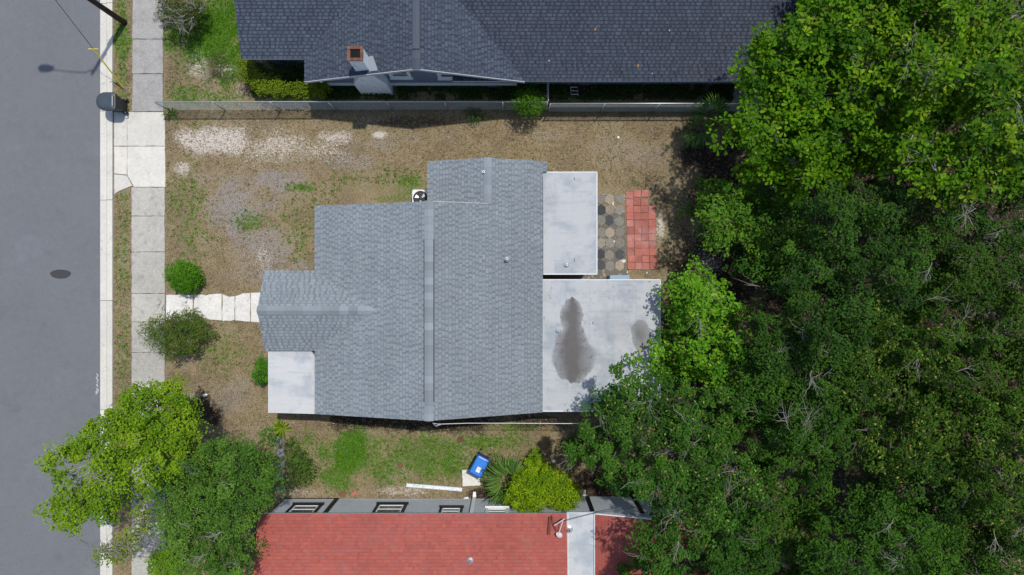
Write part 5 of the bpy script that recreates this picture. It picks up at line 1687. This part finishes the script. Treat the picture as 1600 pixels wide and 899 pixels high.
pad = setting('concrete_pad', (xg(1160), yg(150), 0))
slab_px([(1143, 137), (1200, 137), (1200, 163), (1143, 163)], .06, M['old_concrete'], pad)
slab_px([(645, 296), (668, 296), (668, 318), (645, 318)], .05, M['concrete'], pad)

# ------------------------------------------------------------------ loose things in the yard
def px_prism(name, label, cat, pts, z0, z1, m, group=None, amp=.0):
    p = [(xg(a), yg(b)) for a, b in pts]
    ar = sum(p[i][0] * p[(i + 1) % len(p)][1] - p[(i + 1) % len(p)][0] * p[i][1] for i in range(len(p)))
    if ar < 0: p.reverse()
    cx = sum(a for a, b in p) / len(p); cy = sum(b for a, b in p) / len(p)
    if amp: p = ragged(p, amp, .1)
    me_ = MB().prism([(a - cx, b - cy) for a, b in p], z0, z1, min(.006, (z1 - z0) * .3))
    o = me_.build(name, m)
    o.location = (cx, cy, 0)
    return tag(o, label, cat, group)


px_prism('paving_slab', 'beige concrete slab on the grass beside the blue bin', 'paving slab', [(722, 734), (748, 733), (751, 758), (723, 760)], .0, .055, M['pale_concrete'], amp=.008)
gut = thing('downspout_pipe', 'white downspout channel lying on the grass beside the clapboard wall', 'pipe', (xg(678), yg(761), 0))
a = Vector((xg(635), yg(757.5), .06)); b = Vector((xg(722), yg(764.5), .06)); d = (b - a).normalized(); s_ = Vector((-d.y, d.x, 0))
m_ = MB()
prof = [(-.08, .0), (-.08, .075), (-.065, .075), (-.065, .015), (.065, .015), (.065, .075), (.08, .075), (.08, .0)]
n = len(prof)
v = [p + s_ * q + Vector((0, 0, zz - .05)) for p in (a, b) for q, zz in prof]
m_.add(v, [(i, (i + 1) % n, (i + 1) % n + n, i + n) for i in range(n)] + [tuple(range(n - 1, -1, -1)), tuple(range(n, 2 * n))])
m_.build('channel', M['pvc'], gut)
for t in (.02, .5, .985):
    p = a.lerp(b, t)
    MB().add([p + s_ * q + d * e + Vector((0, 0, zz)) for e in (-.03, .03) for q, zz in ((-.085, -.052), (-.085, .03), (.085, .03), (.085, -.052))],
             [(0, 1, 5, 4), (1, 2, 6, 5), (2, 3, 7, 6), (3, 0, 4, 7), (0, 3, 2, 1), (4, 5, 6, 7)]).build('bracket', M['pvc'], gut)

GB_ = 'broken red bricks in the side yard'
px_prism('broken_brick', 'rounded red brick bit in the grass left of its paler neighbour by the clapboard wall', 'brick', [(531, 769), (538, 768), (541, 773), (536, 777), (531, 775)], 0, .05, M['brick'], GB_, .01)
px_prism('broken_brick', 'pinkish brick bit beside the clapboard wall, right one of a pair', 'brick', [(548, 771), (556, 767), (560, 771), (552, 776)], 0, .05, M['red_tile'], GB_, .01)
px_prism('broken_brick', 'red brick bit in the middle of the side lawn', 'brick', [(621, 726), (628, 724), (630, 729), (623, 731)], 0, .05, M['brick'], GB_, .01)
px_prism('broken_brick', 'dull red brick bit in the grass just below the grey house eave', 'brick', [(714, 685), (724, 683), (724, 690), (716, 692)], 0, .04, M['brick'], GB_, .01)
for i, (px_, py_, lab) in enumerate(((437, 690, 'topmost grey stepping stone at the edge of the green tree'), (438, 707, 'second grey stepping stone from the top beside the green tree'),
                                     (439, 724, 'middle grey stepping stone beside the green tree'), (438, 744, 'second lowest grey stepping stone beside the green tree'), (437, 766, 'lowest grey stepping stone near the clapboard wall'))):
    px_prism('stepping_stone', lab, 'stepping stone', ring_poly(px_, py_, 7.5, 6.5, 40 + i, 9, .12), 0, .04, M['stone'], 'stepping stones in the side yard')
px_prism('litter_scrap', 'white scrap of litter on the bare soil left of the porch', 'litter', [(317, 618), (321, 615), (325, 616), (324, 619), (319, 620)], .02, .04, M['white_paint'])
px_prism('litter_scrap', 'white scrap of litter on the ground between yellow-green bush and oak', 'litter', [(862, 719), (867, 718), (869, 722), (864, 724)], .02, .04, M['white_paint'])
px_prism('litter_scrap', 'white scrap of litter in the dry grass north of the flat roof', 'litter', [(964, 214), (967, 213), (968, 216), (965, 217)], .02, .04, M['white_paint'])
px_prism('litter_scrap', 'pale scrap beside the clapboard wall near the white downspout', 'litter', [(724, 778), (731, 776), (733, 779), (727, 781)], .02, .04, M['white_paint'])
mfr = thing('metal_frame', 'small white metal frame lying in the dark strip behind the fence', 'metal frame', (xg(897), yg(147), 0))
for k in range(3):
    MB().tube([(xg(891), yg(139 + k * 5.5), .25), (xg(901 + k), yg(139 + k * 5.5), .25), (xg(901 + k), yg(142 + k * 5.5), .05)], .018, 6).build('bar', M['white_paint'], mfr)
MB().tube([(xg(891), yg(139), .25), (xg(891), yg(150), .25)], .018, 6).build('bar', M['white_paint'], mfr)

# fallen leaves on the dark roof
for (px_, py_, a, l, c, lab) in ((930, 46, .9, .17, 1, 'yellow fallen leaf lying slanted high up on the dark shingle roof'), (997, 103, 1.5, .17, 1, 'yellow fallen leaf lying upright near the eave of the dark shingle roof'),
                                 (1046, 48, .2, .07, 0, 'pale speck of a dead leaf high on the dark roof, nearest the grove'), (969, 68, 1.2, .08, 2, 'small reddish fallen leaf in the middle of the dark shingle roof'),
                                 (858, 95, 0, .09, 0, 'pale speck of a dead leaf on the dark roof above the side gate'), (1019, 115, .3, .06, 0, 'pale speck of a dead leaf just above the eave of the dark roof'),
                                 (1078, 102, .7, .1, 2, 'reddish fallen leaf near the eave of the dark roof beside the grove')):
    z = 3.0
    for _ in range(4):
        p = W(px_, py_, z); z = EZ + ES * (p[1] - EYE) + .03
    d = Vector((math.cos(a), math.sin(a), ES * math.sin(a))) * l / 2; s_ = Vector((-math.sin(a), math.cos(a), ES * math.cos(a))) * .035
    colr = [(.5, .5, .48), (.50, .30, .05), (.22, .09, .05)][c]
    o = MB().add([-d, -s_ + Vector((0, 0, .02)), d, s_ + Vector((0, 0, .02))], [(0, 1, 2), (0, 2, 3)], colr).build('fallen_leaf', M['grass'])
    o.location = p[0], p[1], z
    tag(o, lab, 'leaf', 'fallen leaves on the dark roof')

# satellite dish on the red roof
dz = EZ + RSL * (RYE - W(0, 825, 3.0)[1])
dp = Vector(W(868, 828, dz + .3))
dr = thing('satellite_dish', 'small white satellite dish on a rusty mast at the end of the red roof', 'satellite dish', (dp.x, dp.y, dz))
MB().tube([(dp.x - .22, dp.y + .45, dz + .03), (dp.x - .28, dp.y - .25, dz + .16)], [.05, .06], 8).build('mast', M['rust'], dr)
fp = Vector((dp.x - .05, dp.y + .2, dz + .35))
for e in ((-.15, .5), (.3, .35), (.05, -.2)):
    MB().tube([fp, (dp.x + e[0], dp.y + e[1], dz + .02)], .018, 6).build('strut', M['rust'], dr)
MB().tube([fp, fp + Vector((.42, .28, .05))], .020, 6).build('feed_arm', M['fascia_white'], dr)
MB().tube([fp + Vector((.35, .2, .05)), (dp.x + .12, dp.y - .18, dz + .33)], .016, 6).build('feed_arm', M['fascia_white'], dr)
dc = Vector((dp.x + .14, dp.y - .22, dz + .34)); dn = Vector((.3, .75, .5)).normalized()
a1 = dn.cross(Vector((0, 0, 1))).normalized(); b1 = dn.cross(a1)
v = []; f = []
for ri, r in enumerate((.0001, .06, .11, .14)):
    for k in range(18):
        t = 6.283 * k / 18
        v.append(dc + (a1 * math.cos(t) + b1 * math.sin(t)) * r + dn * (r * r * 1.6))
for i in range(3):
    for k in range(18): f.append((i * 18 + k, i * 18 + (k + 1) % 18, i * 18 + 18 + (k + 1) % 18, i * 18 + 18 + k))
MB().add(v, f).build('dish', M['fascia_white'], dr, smooth=True)
# cable crossing from the dish to the grove
cw = thing('overhead_cable', 'thin dark cable sagging from the dish across the white roof strip', 'cable', (xg(930), yg(800), 0))
MB().tube([(dp.x - .0, dp.y + .3, dz + .4), W(890, 812, 3.0), W(925, 803, 2.95), W(965, 797, 2.95), W(1010, 790, 3.05)], .012, 5).build('wire', M['steel_dark'], cw)

# marks on the road
pt = [(xg(95) + .48 * math.cos(t) * (1 + .05 * math.sin(3 * t)), yg(428.5) + .21 * math.sin(t)) for t in [6.283 * k / 22 for k in range(22)]]
o = MB().prism(pt, .010, .018).build('road_patch', M['patch']); o['kind'] = 'structure'


def paint_stroke(pts, w=.045):
    m_ = MB()
    P = [Vector((xg(a), yg(b), .0165)) for a, b in pts]
    for i in range(len(P) - 1):
        d = (P[i + 1] - P[i]).normalized(); s_ = Vector((-d.y, d.x, 0)) * w / 2
        e = d * w * .3
        q = Vector((0, 0, .0004 * (i % 3)))
        m_.add([P[i] - s_ - e + q, P[i + 1] - s_ + e + q, P[i + 1] + s_ + e + q, P[i] + s_ - e + q], [(0, 1, 2, 3)])
    return m_


pm = thing('paint_mark', 'faded white chalk squiggle on the asphalt beside the kerb', 'road marking', (xg(152), yg(602), .016))
paint_stroke([(151.5, 584), (153.5, 587), (150.8, 591), (153.5, 594), (152, 598)]).build('stroke', M['chalk'], pm)
paint_stroke([(153, 600), (151, 602), (153.5, 604)]).build('stroke', M['chalk'], pm)
paint_stroke([(151, 607), (154, 609), (153, 613), (150.6, 616), (150.4, 612), (152, 610)]).build('stroke', M['chalk'], pm)
